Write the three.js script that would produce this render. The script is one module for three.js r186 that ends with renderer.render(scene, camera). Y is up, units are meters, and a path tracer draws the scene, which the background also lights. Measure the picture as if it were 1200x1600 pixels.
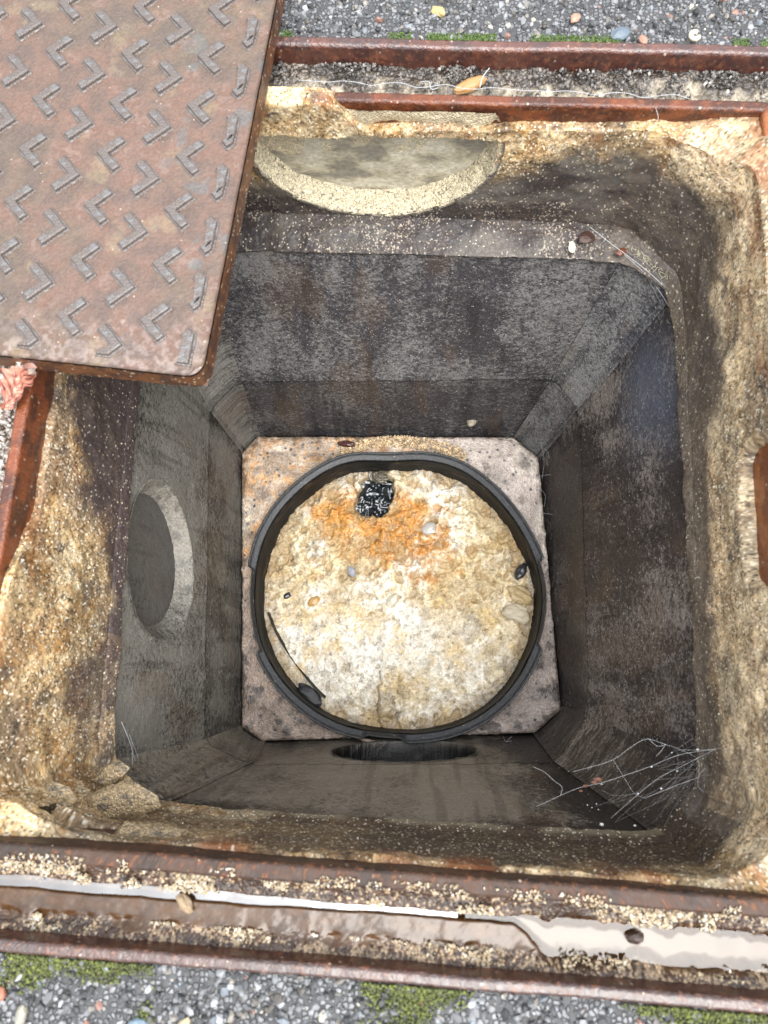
import * as THREE from 'three';
import { ConvexGeometry } from 'three/addons/geometries/ConvexGeometry.js';
import { mergeGeometries } from 'three/addons/utils/BufferGeometryUtils.js';

// ---------------------------------------------------------------- camera, sky, sun, exposure
const scene = new THREE.Scene();
const camera = new THREE.PerspectiveCamera(71.56, 0.75, 0.02, 200);
camera.position.set(0, 0.5, 0);
camera.up.set(-0.04988, 0.21540, -0.97525);
camera.lookAt(-0.04696, 0.5 - 0.97589, -0.21314);
camera.focus = 0.80;
camera.userData.fStop = 7.5;

const renderer = new THREE.WebGLRenderer({ antialias: true });
renderer.toneMapping = THREE.LinearToneMapping;
renderer.toneMappingExposure = 2.0;
renderer.shadowMap.enabled = true;

const SUN = new THREE.Vector3(0.22, 1.0, 0.32).normalize();
function makeSky() {
  const W = 512, H = 256, d = new Float32Array(W * H * 4);
  for (let j = 0; j < H; j++) for (let i = 0; i < W; i++) {
    const el = ((j + 0.5) / H - 0.5) * Math.PI, az = ((i + 0.5) / W - 0.5) * 2 * Math.PI;
    const y = Math.sin(el), x = Math.cos(el) * Math.cos(az), z = Math.cos(el) * Math.sin(az);
    const k = (j * W + i) * 4;
    if (y < 0) { d[k] = 0.10; d[k + 1] = 0.10; d[k + 2] = 0.10; d[k + 3] = 1; continue; }
    const c = x * SUN.x + y * SUN.y + z * SUN.z;
    const base = 1.05 * (1 + 2 * y) / 3;                                  // overcast sky
    const glow = 2.4 * Math.exp((c - 1) / 0.10) + 0.9 * Math.exp((c - 1) / 0.35);   // the sun behind thin cloud
    d[k] = base * 0.95 + glow; d[k + 1] = base * 0.99 + glow; d[k + 2] = base * 1.06 + glow; d[k + 3] = 1;
  }
  const t = new THREE.DataTexture(d, W, H, THREE.RGBAFormat, THREE.FloatType);
  t.mapping = THREE.EquirectangularReflectionMapping; t.magFilter = THREE.LinearFilter; t.minFilter = THREE.LinearFilter; t.needsUpdate = true;
  return t;
}
scene.background = makeSky();
scene.environment = scene.background;

const sun = new THREE.DirectionalLight(0xfff9f0, 0.95);
sun.position.copy(SUN).multiplyScalar(5); sun.target.position.set(0, -0.2, -0.15);
sun.castShadow = true; sun.shadow.radius = 60; sun.shadow.mapSize.set(2048, 2048);
Object.assign(sun.shadow.camera, { left: -1, right: 1, top: 1, bottom: -1, near: 0.1, far: 12 });
scene.add(sun, sun.target);

// ---------------------------------------------------------------- numbers and noise (lengths in metres, noise frequencies per mm)
let seed = 12345;
const rnd = () => { seed = (seed + 0x6D2B79F5) | 0; let t = Math.imul(seed ^ (seed >>> 15), 1 | seed); t = (t + Math.imul(t ^ (t >>> 7), 61 | t)) ^ t; return ((t ^ (t >>> 14)) >>> 0) / 4294967296; };
const rr = (a, b) => a + (b - a) * rnd();
const mix = (a, b, t) => a + (b - a) * t;
const cl = (x, a = 0, b = 1) => x < a ? a : x > b ? b : x;
const ss = (a, b, x) => { const t = cl((x - a) / (b - a)); return t * t * (3 - 2 * t); };
function hs(x, y, z) { let n = Math.imul(x, 374761393) ^ Math.imul(y, 668265263) ^ Math.imul(z, 1442695041); n = Math.imul(n ^ (n >>> 13), 1274126177); n = Math.imul(n ^ (n >>> 15), 0x2c1b3c6d); return ((n ^ (n >>> 14)) >>> 0) / 4294967296; }
function vn(x, y, z) {
  const X = Math.floor(x), Y = Math.floor(y), Z = Math.floor(z); let u = x - X, v = y - Y, w = z - Z;
  u = u * u * (3 - 2 * u); v = v * v * (3 - 2 * v); w = w * w * (3 - 2 * w);
  const a = hs(X, Y, Z), b = hs(X + 1, Y, Z), c = hs(X, Y + 1, Z), d = hs(X + 1, Y + 1, Z), e = hs(X, Y, Z + 1), f = hs(X + 1, Y, Z + 1), g = hs(X, Y + 1, Z + 1), h = hs(X + 1, Y + 1, Z + 1);
  const p = a + (b - a) * u, q = c + (d - c) * u, r = e + (f - e) * u, s = g + (h - g) * u, m = p + (q - p) * v, n = r + (s - r) * v;
  return m + (n - m) * w;
}
function fb(x, y, z, o = 4) { let s = 0, a = 0.5, t = 0; for (let i = 0; i < o; i++) { s += a * vn(x, y, z); t += a; a *= 0.5; x = x * 2.03 + 17.1; y = y * 2.03 + 5.7; z = z * 2.03 + 9.2; } return s / t; }
let wD = 0, wI = 0, wE = 0;                                   // nearest distance, id, gap to the second nearest
function wor(x, y, z) {
  const X = Math.floor(x), Y = Math.floor(y), Z = Math.floor(z); let b = 9, b2 = 9, id = 0;
  for (let i = -1; i < 2; i++) for (let j = -1; j < 2; j++) for (let k = -1; k < 2; k++) {
    const h = hs(X + i, Y + j, Z + k), h2 = (h * 57.31) % 1, h3 = (h * 917.77) % 1;
    const dx = X + i + 0.1 + 0.8 * h - x, dy = Y + j + 0.1 + 0.8 * h2 - y, dz = Z + k + 0.1 + 0.8 * h3 - z, q = dx * dx + dy * dy + dz * dz;
    if (q < b) { b2 = b; b = q; id = h; } else if (q < b2) b2 = q;
  }
  wD = Math.sqrt(b); wI = (id * 7919.3) % 1; wE = Math.sqrt(b2) - wD;
}
// round flecks: 0..1 inside one, on a share `amt` of the cells
function fleck(x, y, z, f, amt, size = 0.3) { wor(x * f, y * f, z * f); return wI < amt ? ss(size, size * 0.6, wD * (0.7 + 2 * ((wI * 91.7) % 0.4))) : 0; }
const SR = new Uint8Array(4097);
for (let i = 0; i <= 4096; i++) { const x = i / 4096; SR[i] = Math.round(255 * (x <= 0.0031308 ? 12.92 * x : 1.055 * Math.pow(x, 1 / 2.4) - 0.055)); }
const srgb = (x) => SR[Math.round(cl(x) * 4096)];

// ---------------------------------------------------------------- objects
const used = {};
function numbered(n) { const k = (used[n] = (used[n] ?? -1) + 1); return k ? n + '_' + String(k).padStart(3, '0') : n; }
function tag(o, label, category, group) { if (!o.name) throw 0; o.userData.label = label; o.userData.category = category; if (group) o.userData.group = group; return o; }
function thing(name, label, category, group) { const g = new THREE.Group(); g.name = numbered(name); scene.add(g); return tag(g, label, category, group); }
function mesh(name, geo, mat, parent = scene) { const m = new THREE.Mesh(geo, mat); m.name = parent === scene ? numbered(name) : name; m.castShadow = m.receiveShadow = true; parent.add(m); return m; }

function dataTex(buf, W, H, col, rep) {
  const t = new THREE.DataTexture(buf, W, H, THREE.RGBAFormat, THREE.UnsignedByteType);
  if (col) t.colorSpace = THREE.SRGBColorSpace;
  t.magFilter = THREE.LinearFilter; t.minFilter = THREE.LinearMipmapLinearFilter; t.generateMipmaps = true;
  t.wrapS = t.wrapT = rep ? THREE.RepeatWrapping : THREE.ClampToEdgeWrapping; t.needsUpdate = true; return t;
}
// colour + roughness + height textures from one function; out = {r,g,b,ro,h (metres)}
function bake(W, H, fn, B, rep) {
  const c = new Uint8Array(W * H * 4), q = new Uint8Array(W * H * 4), o = { r: 0, g: 0, b: 0, ro: 0.6, h: 0 };
  for (let j = 0; j < H; j++) for (let i = 0; i < W; i++) {
    o.ro = 0.6; o.h = 0; fn((i + 0.5) / W, (j + 0.5) / H, o); const k = (j * W + i) * 4;
    c[k] = srgb(o.r); c[k + 1] = srgb(o.g); c[k + 2] = srgb(o.b); c[k + 3] = 255;
    q[k] = Math.round(cl(o.h / B + 0.5) * 255); q[k + 1] = Math.round(cl(o.ro) * 255); q[k + 2] = 0; q[k + 3] = 255;
  }
  const map = dataTex(c, W, H, true, rep), aux = dataTex(q, W, H, false, rep);
  return new THREE.MeshPhysicalMaterial({ map, roughnessMap: aux, roughness: 1, metalness: 0, bumpMap: aux, bumpScale: B, side: THREE.DoubleSide });
}
// a sheet pos(u,v) pushed along its normal by disp(p,u,v), with its own baked material
function skin(name, parent, { pos, nu, nv, W, H, shade, disp, B = 0.002, skip, mat, flip = 1, uvs }) {
  const P = new Float32Array((nu + 1) * (nv + 1) * 3), Q0 = new Float32Array(P.length), U = new Float32Array((nu + 1) * (nv + 1) * 2), e = 1e-3;
  for (let j = 0; j <= nv; j++) for (let i = 0; i <= nu; i++) {
    const u = i / nu, v = j / nv, p = pos(u, v), k = j * (nu + 1) + i;
    Q0.set(p, k * 3);
    if (disp) {
      const a = pos(Math.min(u + e, 1), v), b = pos(Math.max(u - e, 0), v), c = pos(u, Math.min(v + e, 1)), d = pos(u, Math.max(v - e, 0));
      const ax = a[0] - b[0], ay = a[1] - b[1], az = a[2] - b[2], bx = c[0] - d[0], by = c[1] - d[1], bz = c[2] - d[2];
      let nx = ay * bz - az * by, ny = az * bx - ax * bz, nz = ax * by - ay * bx; const l = flip / (Math.hypot(nx, ny, nz) || 1), D = disp(p, u, v);
      p[0] += nx * l * D; p[1] += ny * l * D; p[2] += nz * l * D;
    }
    P.set(p, k * 3); const q = uvs ? uvs(u, v) : [u, v]; U[k * 2] = q[0]; U[k * 2 + 1] = q[1];
  }
  const I = [];
  for (let j = 0; j < nv; j++) for (let i = 0; i < nu; i++) {
    if (skip && skip((i + 0.5) / nu, (j + 0.5) / nv)) continue;
    const a = j * (nu + 1) + i, b = a + 1, c = a + nu + 1, d = c + 1;
    if (flip > 0) I.push(a, b, c, b, d, c); else I.push(a, c, b, b, c, d);
  }
  const g = new THREE.BufferGeometry();
  g.setAttribute('position', new THREE.BufferAttribute(P, 3)); g.setAttribute('uv', new THREE.BufferAttribute(U, 2)); g.setIndex(I); g.computeVertexNormals();
  const at = [0, 0, 0], look = (u, v) => {                                // base position from the grid
    const a = Math.min(u * nu, nu - 1e-4), b = Math.min(v * nv, nv - 1e-4), i = Math.floor(a), j = Math.floor(b), f = a - i, h = b - j, k = (j * (nu + 1) + i) * 3, l = k + (nu + 1) * 3;
    for (let c = 0; c < 3; c++) at[c] = (Q0[k + c] * (1 - f) + Q0[k + 3 + c] * f) * (1 - h) + (Q0[l + c] * (1 - f) + Q0[l + 3 + c] * f) * h;
    return at;
  };
  const m = mat || bake(W, H, (u, v, o) => shade(look(u, v), u, v, o), B);
  return mesh(name, g, m, parent);
}
const std = (r, g, b, ro, extra) => { const m = new THREE.MeshPhysicalMaterial({ roughness: ro, metalness: 0, side: THREE.DoubleSide, ...extra }); m.color.setRGB(r, g, b); return m; };
function setC(o, r, g, b) { o.r = r; o.g = g; o.b = b; }
function mixC(o, r, g, b, t) { o.r += (r - o.r) * t; o.g += (g - o.g) * t; o.b += (b - o.b) * t; }
function mulC(o, k) { o.r *= k; o.g *= k; o.b *= k; }

// a rough pebble: icosphere pushed by noise, squashed
function stone(r, sx, sy, sz, s, det = 1, rough = 0.35) {
  const g = new THREE.IcosahedronGeometry(1, det), p = g.attributes.position;
  for (let i = 0; i < p.count; i++) {
    const x = p.getX(i), y = p.getY(i), z = p.getZ(i), k = r * (1 - rough / 2 + rough * fb(x * 1.3 + s * 7.1, y * 1.3 + s, z * 1.3 - s * 3.3, 3));
    p.setXYZ(i, x * k * sx, y * k * sy, z * k * sz);
  }
  g.computeVertexNormals(); return g;
}
function tube(pts, r, seg = 0, rad = 5, curve = true) {
  const v = pts.map((p) => new THREE.Vector3(...p)), c = curve ? new THREE.CatmullRomCurve3(v, false, 'centripetal') : new THREE.CurvePath();
  if (!curve) for (let i = 1; i < v.length; i++) c.add(new THREE.LineCurve3(v[i - 1], v[i]));
  return new THREE.TubeGeometry(c, seg || pts.length * 6, r, rad, false);
}
// instanced grains: list of [x,y,z,size,r,g,b]
function grains(name, parent, geos, list, ro, label, cat) {
  const holder = geos.length > 1 ? new THREE.Group() : null;
  const out = [];
  geos.forEach((g, n) => {
    const L = list.filter((_, i) => i % geos.length === n), m = std(1, 1, 1, ro), im = new THREE.InstancedMesh(g, m, L.length), d = new THREE.Object3D(), c = new THREE.Color();
    L.forEach((s, i) => {
      d.position.set(s[0], s[1], s[2]); d.rotation.set(rr(0, 6.3), rr(0, 6.3), rr(0, 6.3)); d.scale.set(s[3] * rr(0.7, 1.3), s[3] * rr(0.7, 1.2), s[3] * rr(0.7, 1.3)); d.updateMatrix();
      im.setMatrixAt(i, d.matrix); c.setRGB(s[4], s[5], s[6]); im.setColorAt(i, c);
    });
    im.name = holder ? name : parent === scene ? numbered(name) : name; im.castShadow = im.receiveShadow = true; im.userData.kind = 'stuff';
    (holder || parent).add(im); out.push(im);
  });
  if (holder) { holder.name = parent === scene ? numbered(name) : name; holder.userData.kind = 'stuff'; parent.add(holder); }
  const top = holder || out[0];
  if (label) tag(top, label, cat);
  return top;
}

// ---------------------------------------------------------------- layout (metres; y = 0 is the road surface)
const FR = { x0: -0.3635, x1: 0.3185, z0: -0.5195, z1: 0.1945 };           // outside of the frame
const BAR = { x0: -0.302, x1: 0.2640, z0: -0.460, z1: 0.131 };               // inner faces of the inner rim
const CH = -0.0215;                                                         // groove floor
// eight corners from back-left clockwise (seen from above) at three levels
const T8 = [[-0.235, -0.452], [0.185, -0.452], [0.2585, -0.402], [0.2585, 0.085], [0.217, 0.1275], [-0.235, 0.1285], [-0.296, 0.100], [-0.298, -0.400]];
const S8 = [[-0.235, -0.441], [0.190, -0.440], [0.244, -0.385], [0.2505, 0.085], [0.217, 0.1290], [-0.222, 0.1290], [-0.264, 0.098], [-0.2875, -0.375]];
const L8 = [[-0.235, -0.405], [0.190, -0.408], [0.238, -0.372], [0.250, 0.075], [0.212, 0.122], [-0.205, 0.126], [-0.256, 0.095], [-0.284, -0.355]];
const M8 = [[-0.225, -0.330], [0.156, -0.350], [0.187, -0.310], [0.197, 0.035], [0.163, 0.089], [-0.166, 0.112], [-0.220, 0.092], [-0.258, -0.292]];
const B8 = [[-0.226, -0.300], [0.125, -0.316], [0.160, -0.288], [0.192, 0.039], [0.161, 0.069], [-0.181, 0.100], [-0.208, 0.085], [-0.245, -0.276]];
const YS = -0.1315, YL = -0.1425, YM = -0.310, YB = -0.424, YF = -0.466;
function at8(P, t) { t = ((t % 8) + 8) % 8; const i = Math.floor(t), f = t - i, a = P[i], b = P[(i + 1) % 8]; return [a[0] + (b[0] - a[0]) * f, a[1] + (b[1] - a[1]) * f]; }
function round8(P, t, w) { let x = 0, z = 0; for (let k = -2; k <= 2; k++) { const q = at8(P, t + k * w / 2); x += q[0]; z += q[1]; } return [x / 5, z / 5]; }

// ================================================================= SETTING: soil, road
{
  const soil = std(0.03, 0.024, 0.02, 0.95), parts = [];
  const box = (a, b, c, d, e, f) => { const g = new THREE.BoxGeometry(b - a, d - c, f - e); g.translate((a + b) / 2, (c + d) / 2, (e + f) / 2); parts.push(g); };
  box(-0.7, 0.7, -0.75, -0.6, -0.85, 0.5);
  box(-0.7, -0.36, -0.6, -0.03, -0.85, 0.5); box(0.316, 0.7, -0.6, -0.03, -0.85, 0.5);
  box(-0.36, 0.316, -0.6, -0.03, -0.85, -0.517); box(-0.36, 0.316, -0.6, -0.03, 0.192, 0.5);
  const m = mesh('soil', mergeGeometries(parts), soil); m.userData.kind = 'structure';
}
{
  const s = new THREE.Shape([[-60, -60], [60, -60], [60, 60], [-60, 60]].map((p) => new THREE.Vector2(...p)));
  s.holes.push(new THREE.Path([[FR.x0, -FR.z0], [FR.x0, -FR.z1], [FR.x1, -FR.z1], [FR.x1, -FR.z0]].map((p) => new THREE.Vector2(...p))));
  const g = new THREE.ShapeGeometry(s); g.rotateX(-Math.PI / 2); g.translate(0, -0.004, 0);
  const uv = g.attributes.uv; for (let i = 0; i < uv.count; i++) uv.setXY(i, uv.getX(i) / 0.4, uv.getY(i) / 0.4);
  const N = 1024;
  const m = bake(N, N, (u, v, o) => {
    const x = u * 400, y = v * 400;
    const per = (f) => (q) => q;                                     // (tile joints lie under the loose stones)
    const n = fb(x * 0.05, y * 0.05, 3, 4); wor(x * 0.28, y * 0.28, 1.5);
    const st = wE > 0.12 && wI > 0.35 ? 1 : 0;
    setC(o, 0.05, 0.05, 0.052); mulC(o, 0.6 + 0.8 * n);
    if (st) { const k = 0.06 + 0.16 * ((wI * 31.7) % 1); setC(o, k, k * 1.0, k * 1.03); }
    o.h = (st ? 0.0006 : -0.0006) - wD * 0.001; o.ro = st ? 0.4 : 0.6;
  }, 0.003, true);
  m.map.needsUpdate = true;
  const road = mesh('road', g, m); road.userData.kind = 'structure';
  // chippings set in the binder round the frame
  const L = [];
  const put = (x, z, k) => {
    const t = rnd(), b = (0.035 + 0.20 * Math.pow(rnd(), 1.5)) * (rnd() < 0.08 ? 1.9 : 1);
    const c = t < 0.78 ? [b * 0.97, b, b * 1.04] : t < 0.90 ? [b * 1.1, b, b * 0.88] : t < 0.915 ? [0.24, 0.13, 0.10] : t < 0.985 ? [b * 0.9, b, b * 1.12] : [0.40, 0.37, 0.31];
    L.push([x, -0.0045 + rr(-0.0006, 0.0012), z, k, ...c]);
  };
  for (let i = 0; i < 12000; i++) put(rr(-0.46, 0.46), rr(-0.68, FR.z0 - 0.001), Math.pow(rnd(), 3.0) * 0.0028 + 0.0007);
  for (let i = 0; i < 15000; i++) put(rr(-0.46, 0.46), rr(FR.z1 + 0.001, 0.36), Math.pow(rnd(), 3.0) * 0.0028 + 0.0007);
  const geos = [1, 2, 3, 4].map((s) => stone(1, 1.25, 0.8, 1, s, 0, 0.7));
  grains('chippings', road, geos, L, 0.36);
}

// ================================================================= FRAME
const rustShade = (base, dark) => (p, u, v, o) => {
  const x = p[0] * 1000, y = p[1] * 1000, z = p[2] * 1000, n = fb(x * 0.06, y * 0.15, z * 0.06, 4), m = fb(x * 0.35 + 40, y * 0.35, z * 0.35, 3), f = vn(x * 1.1, y * 1.1, z * 1.1);
  setC(o, ...base); mixC(o, ...dark, ss(0.42, 0.62, n)); mixC(o, 0.24, 0.085, 0.03, ss(0.58, 0.75, m) * 0.45); mulC(o, 0.75 + 0.5 * f);
  mixC(o, 0.5, 0.42, 0.33, 0.8 * fleck(x, y, z, 0.30, 0.06));
  o.ro = (base[0] < 0.058 ? 0.46 : 0.20) + 0.35 * m; o.h = 0.0005 * m + 0.00035 * f;
};
const frame = thing('cover_frame', 'rusty double-rimmed iron frame set in the asphalt around the open chamber', 'frame');
{
  const prof = (t, w, y0, y1, r) => {                                   // across a rim: out wall, rounded top, in wall
    const k = t * 4;
    if (k < 1) return [w, mix(y0, y1 - r, k)];
    if (k < 2) { const a = (k - 1) * Math.PI / 2; return [w - r + r * Math.cos(a), y1 - r + r * Math.sin(a)]; }
    if (k < 3) { const a = (k - 2) * Math.PI / 2; return [r - r * Math.sin(a), y1 - r + r * Math.cos(a)]; }
    return [0, mix(y1 - r, y0, k - 3)];
  };
  let rimMat = null;
  const rim = (name, in0, side, w, y0, y1, r, base, dark, fine) => {    // in0 = rectangle of inner faces
    const { x0, x1, z0, z1 } = in0, wave = (s) => (fb(s * 18, side * 3.1, y1 * 100, 3) - 0.5) * 0.0016;
    const pos = (u, v) => {
      const [d, y] = prof(v, w, y0, y1, r);
      if (side === 0) { const s = mix(x0 - d, x1 + d, u); return [s, y + wave(s), z0 - d + wave(s + 3)]; }
      if (side === 1) { const s = mix(z0 - d, z1 + d, u); return [x1 + d, y + wave(s), s]; }
      if (side === 2) { const s = mix(x1 + d, x0 - d, u); return [s, y + wave(s), z1 + d + wave(s + 3)]; }
      const s = mix(z1 + d, z0 - d, u); return [x0 - d, y + wave(s), s];
    };
    const rm = skin(name, frame, { mat: fine ? null : rimMat, pos, nu: fine ? 420 : 40, nv: 40, W: fine ? 1024 : 128, H: 128, B: 0.0016, shade: rustShade(base, dark), disp: fine ? (p) => (fb(p[0] * 180, p[1] * 180, p[2] * 180, 3) - 0.5) * 0.0009 : null, flip: -1 }); rimMat = rimMat || rm.material; rm.material.ior = name === 'outer_rim' ? 1.75 : 1.5;
  };
  const inner = { x0: FR.x0 + 0.009, x1: FR.x1 - 0.009, z0: FR.z0 + 0.011, z1: FR.z1 - 0.009 };
  rim('outer_rim', inner, 0, 0.0105, -0.055, 0.0015, 0.0035, [0.085, 0.026, 0.016], [0.045, 0.016, 0.013], true);
  rim('outer_rim', inner, 1, 0.0085, -0.055, 0.0015, 0.003, [0.085, 0.026, 0.016], [0.045, 0.016, 0.013], false);
  rim('outer_rim', inner, 2, 0.0085, -0.055, 0.0015, 0.003, [0.060, 0.024, 0.016], [0.04, 0.018, 0.013], true);
  rim('outer_rim', inner, 3, 0.0085, -0.055, 0.0015, 0.003, [0.085, 0.026, 0.016], [0.045, 0.016, 0.013], false);
  const R1 = [0.135, 0.038, 0.014], R2 = [0.060, 0.020, 0.011];
  rim('inner_rim', BAR, 0, 0.010, -0.031, -0.0045, 0.003, R1, R2, true);
  rim('inner_rim', BAR, 1, 0.010, -0.070, -0.0045, 0.003, [0.24, 0.078, 0.022], [0.13, 0.036, 0.012], true);
  rim('inner_rim', BAR, 2, 0.012, -0.070, -0.0095, 0.003, [0.046, 0.020, 0.010], [0.024, 0.012, 0.007], true);
  rim('inner_rim', BAR, 3, 0.010, -0.070, -0.0045, 0.003, [0.165, 0.044, 0.015], R2, true);

  // the silted groove between the rims
  const grit = (p, u, v, o, c, dark, amt) => {
    const x = p[0] * 1000, z = p[2] * 1000; wor(x * 0.55, 3, z * 0.55); const k = (wI * 17.7) % 1, big = fb(x * 0.05, 1, z * 0.05, 3);
    setC(o, ...dark); if (k < amt + (big - 0.5)) { setC(o, ...c); mulC(o, 0.55 + 0.75 * wI); } mulC(o, 0.55 + 0.6 * ss(0, 0.35, wE)); o.h = (0.55 - wD) * 0.0012; o.ro = 0.25 + 0.3 * wI;
  };
  const chan = (rect, along, nu, nv, W, H, shade, disp) => skin('groove_floor', frame, { pos: (u, v) => along ? [mix(rect[0], rect[1], v), CH, mix(rect[2], rect[3], u)] : [mix(rect[0], rect[1], u), CH, mix(rect[2], rect[3], v)], nu, nv, W, H, B: 0.003, shade, disp, flip: along ? 1 : -1 });
  const lump = (p, a) => (fb(p[0] * 120, 2, p[2] * 120, 4) - 0.5) * a + (fb(p[0] * 700, 7, p[2] * 700, 2) - 0.5) * 0.0012;
  // back: black soil against the outer rim, paler silt by the inner one
  chan([-0.36, 0.315, -0.510, -0.469], false, 520, 44, 1100, 80, (p, u, v, o) => {
    const t = v + (fb(p[0] * 60, 4, p[2] * 60, 3) - 0.5) * 0.9;
    const pale = ss(0.36, 0.58, t); grit(p, u, v, o, [0.19, 0.16, 0.13], [0.045, 0.036, 0.030], 0.35); const n = fb(p[0] * 140, 3, p[2] * 140, 4); mixC(o, 0.40 + 0.2 * (n - 0.5), 0.34 + 0.2 * (n - 0.5), 0.25 + 0.15 * (n - 0.5), pale * (0.20 + 0.45 * ss(0.25, 0.70, n))); mulC(o, 0.55 + 0.9 * n);
  }, (p, u, v) => lump(p, 0.007) + 0.006 * ss(0.9, 0.05, v) * fb(p[0] * 90, 8, p[2] * 90, 3) + 0.006 * ss(0.75, 1, v));
  // left: pale crust
  chan([-0.356, -0.311, -0.508, 0.186], true, 420, 36, 900, 72, (p, u, v, o) => grit(p, u, v, o, [0.42, 0.38, 0.34], [0.10, 0.07, 0.055], 0.62), (p) => lump(p, 0.009) + 0.006);
  chan([0.265, 0.312, -0.508, 0.186], true, 60, 12, 128, 32, (p, u, v, o) => grit(p, u, v, o, [0.3, 0.25, 0.18], [0.08, 0.06, 0.045], 0.6), (p) => lump(p, 0.006));
  // front: sand heaped on both sides, standing water between
  chan([-0.36, 0.315, 0.140, 0.189], false, 620, 60, 1200, 110, (p, u, v, o) => {
    const x = p[0], z = p[2], n = (fb(x * 50, 4, z * 50, 3) - 0.5) * 0.014;
    const far = ss(0.1575, 0.1540, z + n), near = ss(0.1755, 0.1785, z + n);
    grit(p, u, v, o, [0.28, 0.20, 0.125], [0.050, 0.026, 0.015], 0.30 + 0.15 * near); mulC(o, 0.4 + 1.2 * fb(x * 60, 13, z * 200, 3));
    const mudReflection = 1 - Math.max(far, near); mixC(o, 0.058, 0.026, 0.008, mudReflection * 0.95); mulC(o, 0.45 + 1.1 * fb(x * 90, 3, z * 240, 4)); o.ro = mix(o.ro, 0.20, mudReflection); o.h *= 1 - 0.95 * mudReflection;  // brown middle: wet silt, with a dark reflection painted into its colour
  }, (p, u, v) => {
    const x = p[0], z = p[2], n = (fb(x * 40, 4, z * 40, 3) - 0.5) * 0.008;
    const right = ss(0.074, 0.100, x + n * 2.2), left = ss(-0.02, -0.14, x), c = mix(0.1575, 0.1665, right), w = mix(mix(0.0012, 0.0024, left), 0.0080 * (0.8 + 0.5 * fb(x * 60, 21, 2, 3)), right);
    const dip = 1 - ss(w * 0.6, w * 1.9, Math.abs(z + n * (0.35 + 0.35 * right) + right * (fb(x * 95, 14, z * 30, 4) - 0.5) * 0.010 - c));
    return 0.0035 + (fb(x * 120, 2, z * 120, 3) - 0.5) * mix(0.0012, 0.004, Math.max(ss(0.159, 0.154, z), ss(0.170, 0.177, z))) * (1 - dip * 0.8) + (fb(x * 700, 7, z * 700, 2) - 0.5) * 0.0012 * Math.max(ss(0.159, 0.154, z), ss(0.172, 0.177, z)) - dip * 0.0075 + 0.004 * ss(0.176, 0.187, z) + 0.003 * ss(0.150, 0.141, z);
  });
}
{
  const water = std(1, 1, 1, 0.015, { transmission: 1, ior: 1.33, thickness: 0, });
  water.color.setRGB(0.80, 0.78, 0.74); water.ior = 1.46;
  const film = std(0.82, 0.76, 0.66, 0.02, { transmission: 1, ior: 2.4, thickness: 0 });
  const sheet = (name, x0, x1, z0, z1, label, wm) => {
    const g = new THREE.PlaneGeometry(x1 - x0, z1 - z0, 160, 20); g.rotateX(-Math.PI / 2); { const q = g.attributes.position; for (let i = 0; i < q.count; i++) q.setY(i, (fb(q.getX(i) * 45, 3, q.getZ(i) * 60, 2) - 0.5) * 0.0011); g.computeVertexNormals(); } g.translate((x0 + x1) / 2, CH + 0.0012, (z0 + z1) / 2);
    tag(mesh(name, g, wm), label, 'puddle');
  };
  sheet('puddle', 0.045, 0.312, 0.1545, 0.1785, 'wide bright puddle reflecting the sky in the groove below the chamber, at right', water);
  sheet('puddle', -0.356, 0.040, 0.1500, 0.1655, 'thin white streak of standing water in the groove below the chamber, at left', film);
}

// ================================================================= MORTAR COLLAR under the frame
const TOPC = [[0, -0.0015], [0.34, -0.0015], [0.42, -0.029], [0.82, -0.024], [1, -0.018], [1.55, -0.014], [1.9, -0.003], [3, -0.003], [3.4, -0.006], [4, -0.026], [5, -0.032], [5.6, -0.026], [6, -0.008], [6.28, -0.010], [6.42, -0.036], [7, -0.040], [7.5, -0.03], [8, -0.0015]];
const topLine = (t) => {                                              // height of the mortar's upper edge round the opening
  const [x, z] = at8(T8, t), n = (fb(x * 45, 1, z * 45, 3) - 0.5) * 0.012;
  const C = TOPC; let i = 0; while (i < C.length - 2 && t > C[i + 1][0]) i++;
  const h = mix(C[i][1], C[i + 1][1], ss(C[i][0], C[i + 1][0], t));
  return h + n * (h > -0.006 ? 0.35 : 0.6);
};
const collarPos = (t, v) => {
  const a = round8(T8, t, 0.10), b = round8(S8, t, 0.10), c = round8(L8, t, 0.16), y0 = topLine(t);
  let x, y, z;
  if (v < 0.10) { const k = v / 0.10, cx = -0.022, cz = -0.165, dx = a[0] - cx, dz = a[1] - cz, far = Math.min((dx > 0 ? BAR.x1 + (t > 1.7 && t < 3.6 ? 0.030 : 0.008) - cx : cx - BAR.x0 + 0.008) / Math.max(Math.abs(dx), 1e-6), (dz > 0 ? BAR.z1 + 0.008 - cz : cz - BAR.z0 + 0.008) / Math.max(Math.abs(dz), 1e-6)); const f = 1 + (1 - k) * (Math.max(far, 1.02) - 1); x = cx + dx * f; z = cz + dz * f; y = y0 + 0.0015 * (1 - k); }
  else if (v < 0.62) { const k = (v - 0.10) / 0.52; x = mix(a[0], b[0], k); z = mix(a[1], b[1], k); y = mix(y0, YS, k); }
  else if (v < 0.84) { const k = (v - 0.62) / 0.22; x = mix(b[0], c[0], k); z = mix(b[1], c[1], k); y = mix(YS, YL, Math.pow(k, 1.5)); }
  else { const k = (v - 0.84) / 0.16; x = mix(c[0], c[0] * 1.03, k * k); z = mix(c[1], (c[1] + 0.14) * 1.03 - 0.14, k * k); y = YL - 0.008 * k; }
  return [x, y, z];
};
const DISC = { x: -0.057, y: -0.046, rx: 0.112, ry: 0.0815 };        // pipe knock-out in the back of the collar
const SLOT = { z: -0.130, y: -0.029, a: 0.050, b: 0.0205 };          // place where the mortar has come off the right rim
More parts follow.
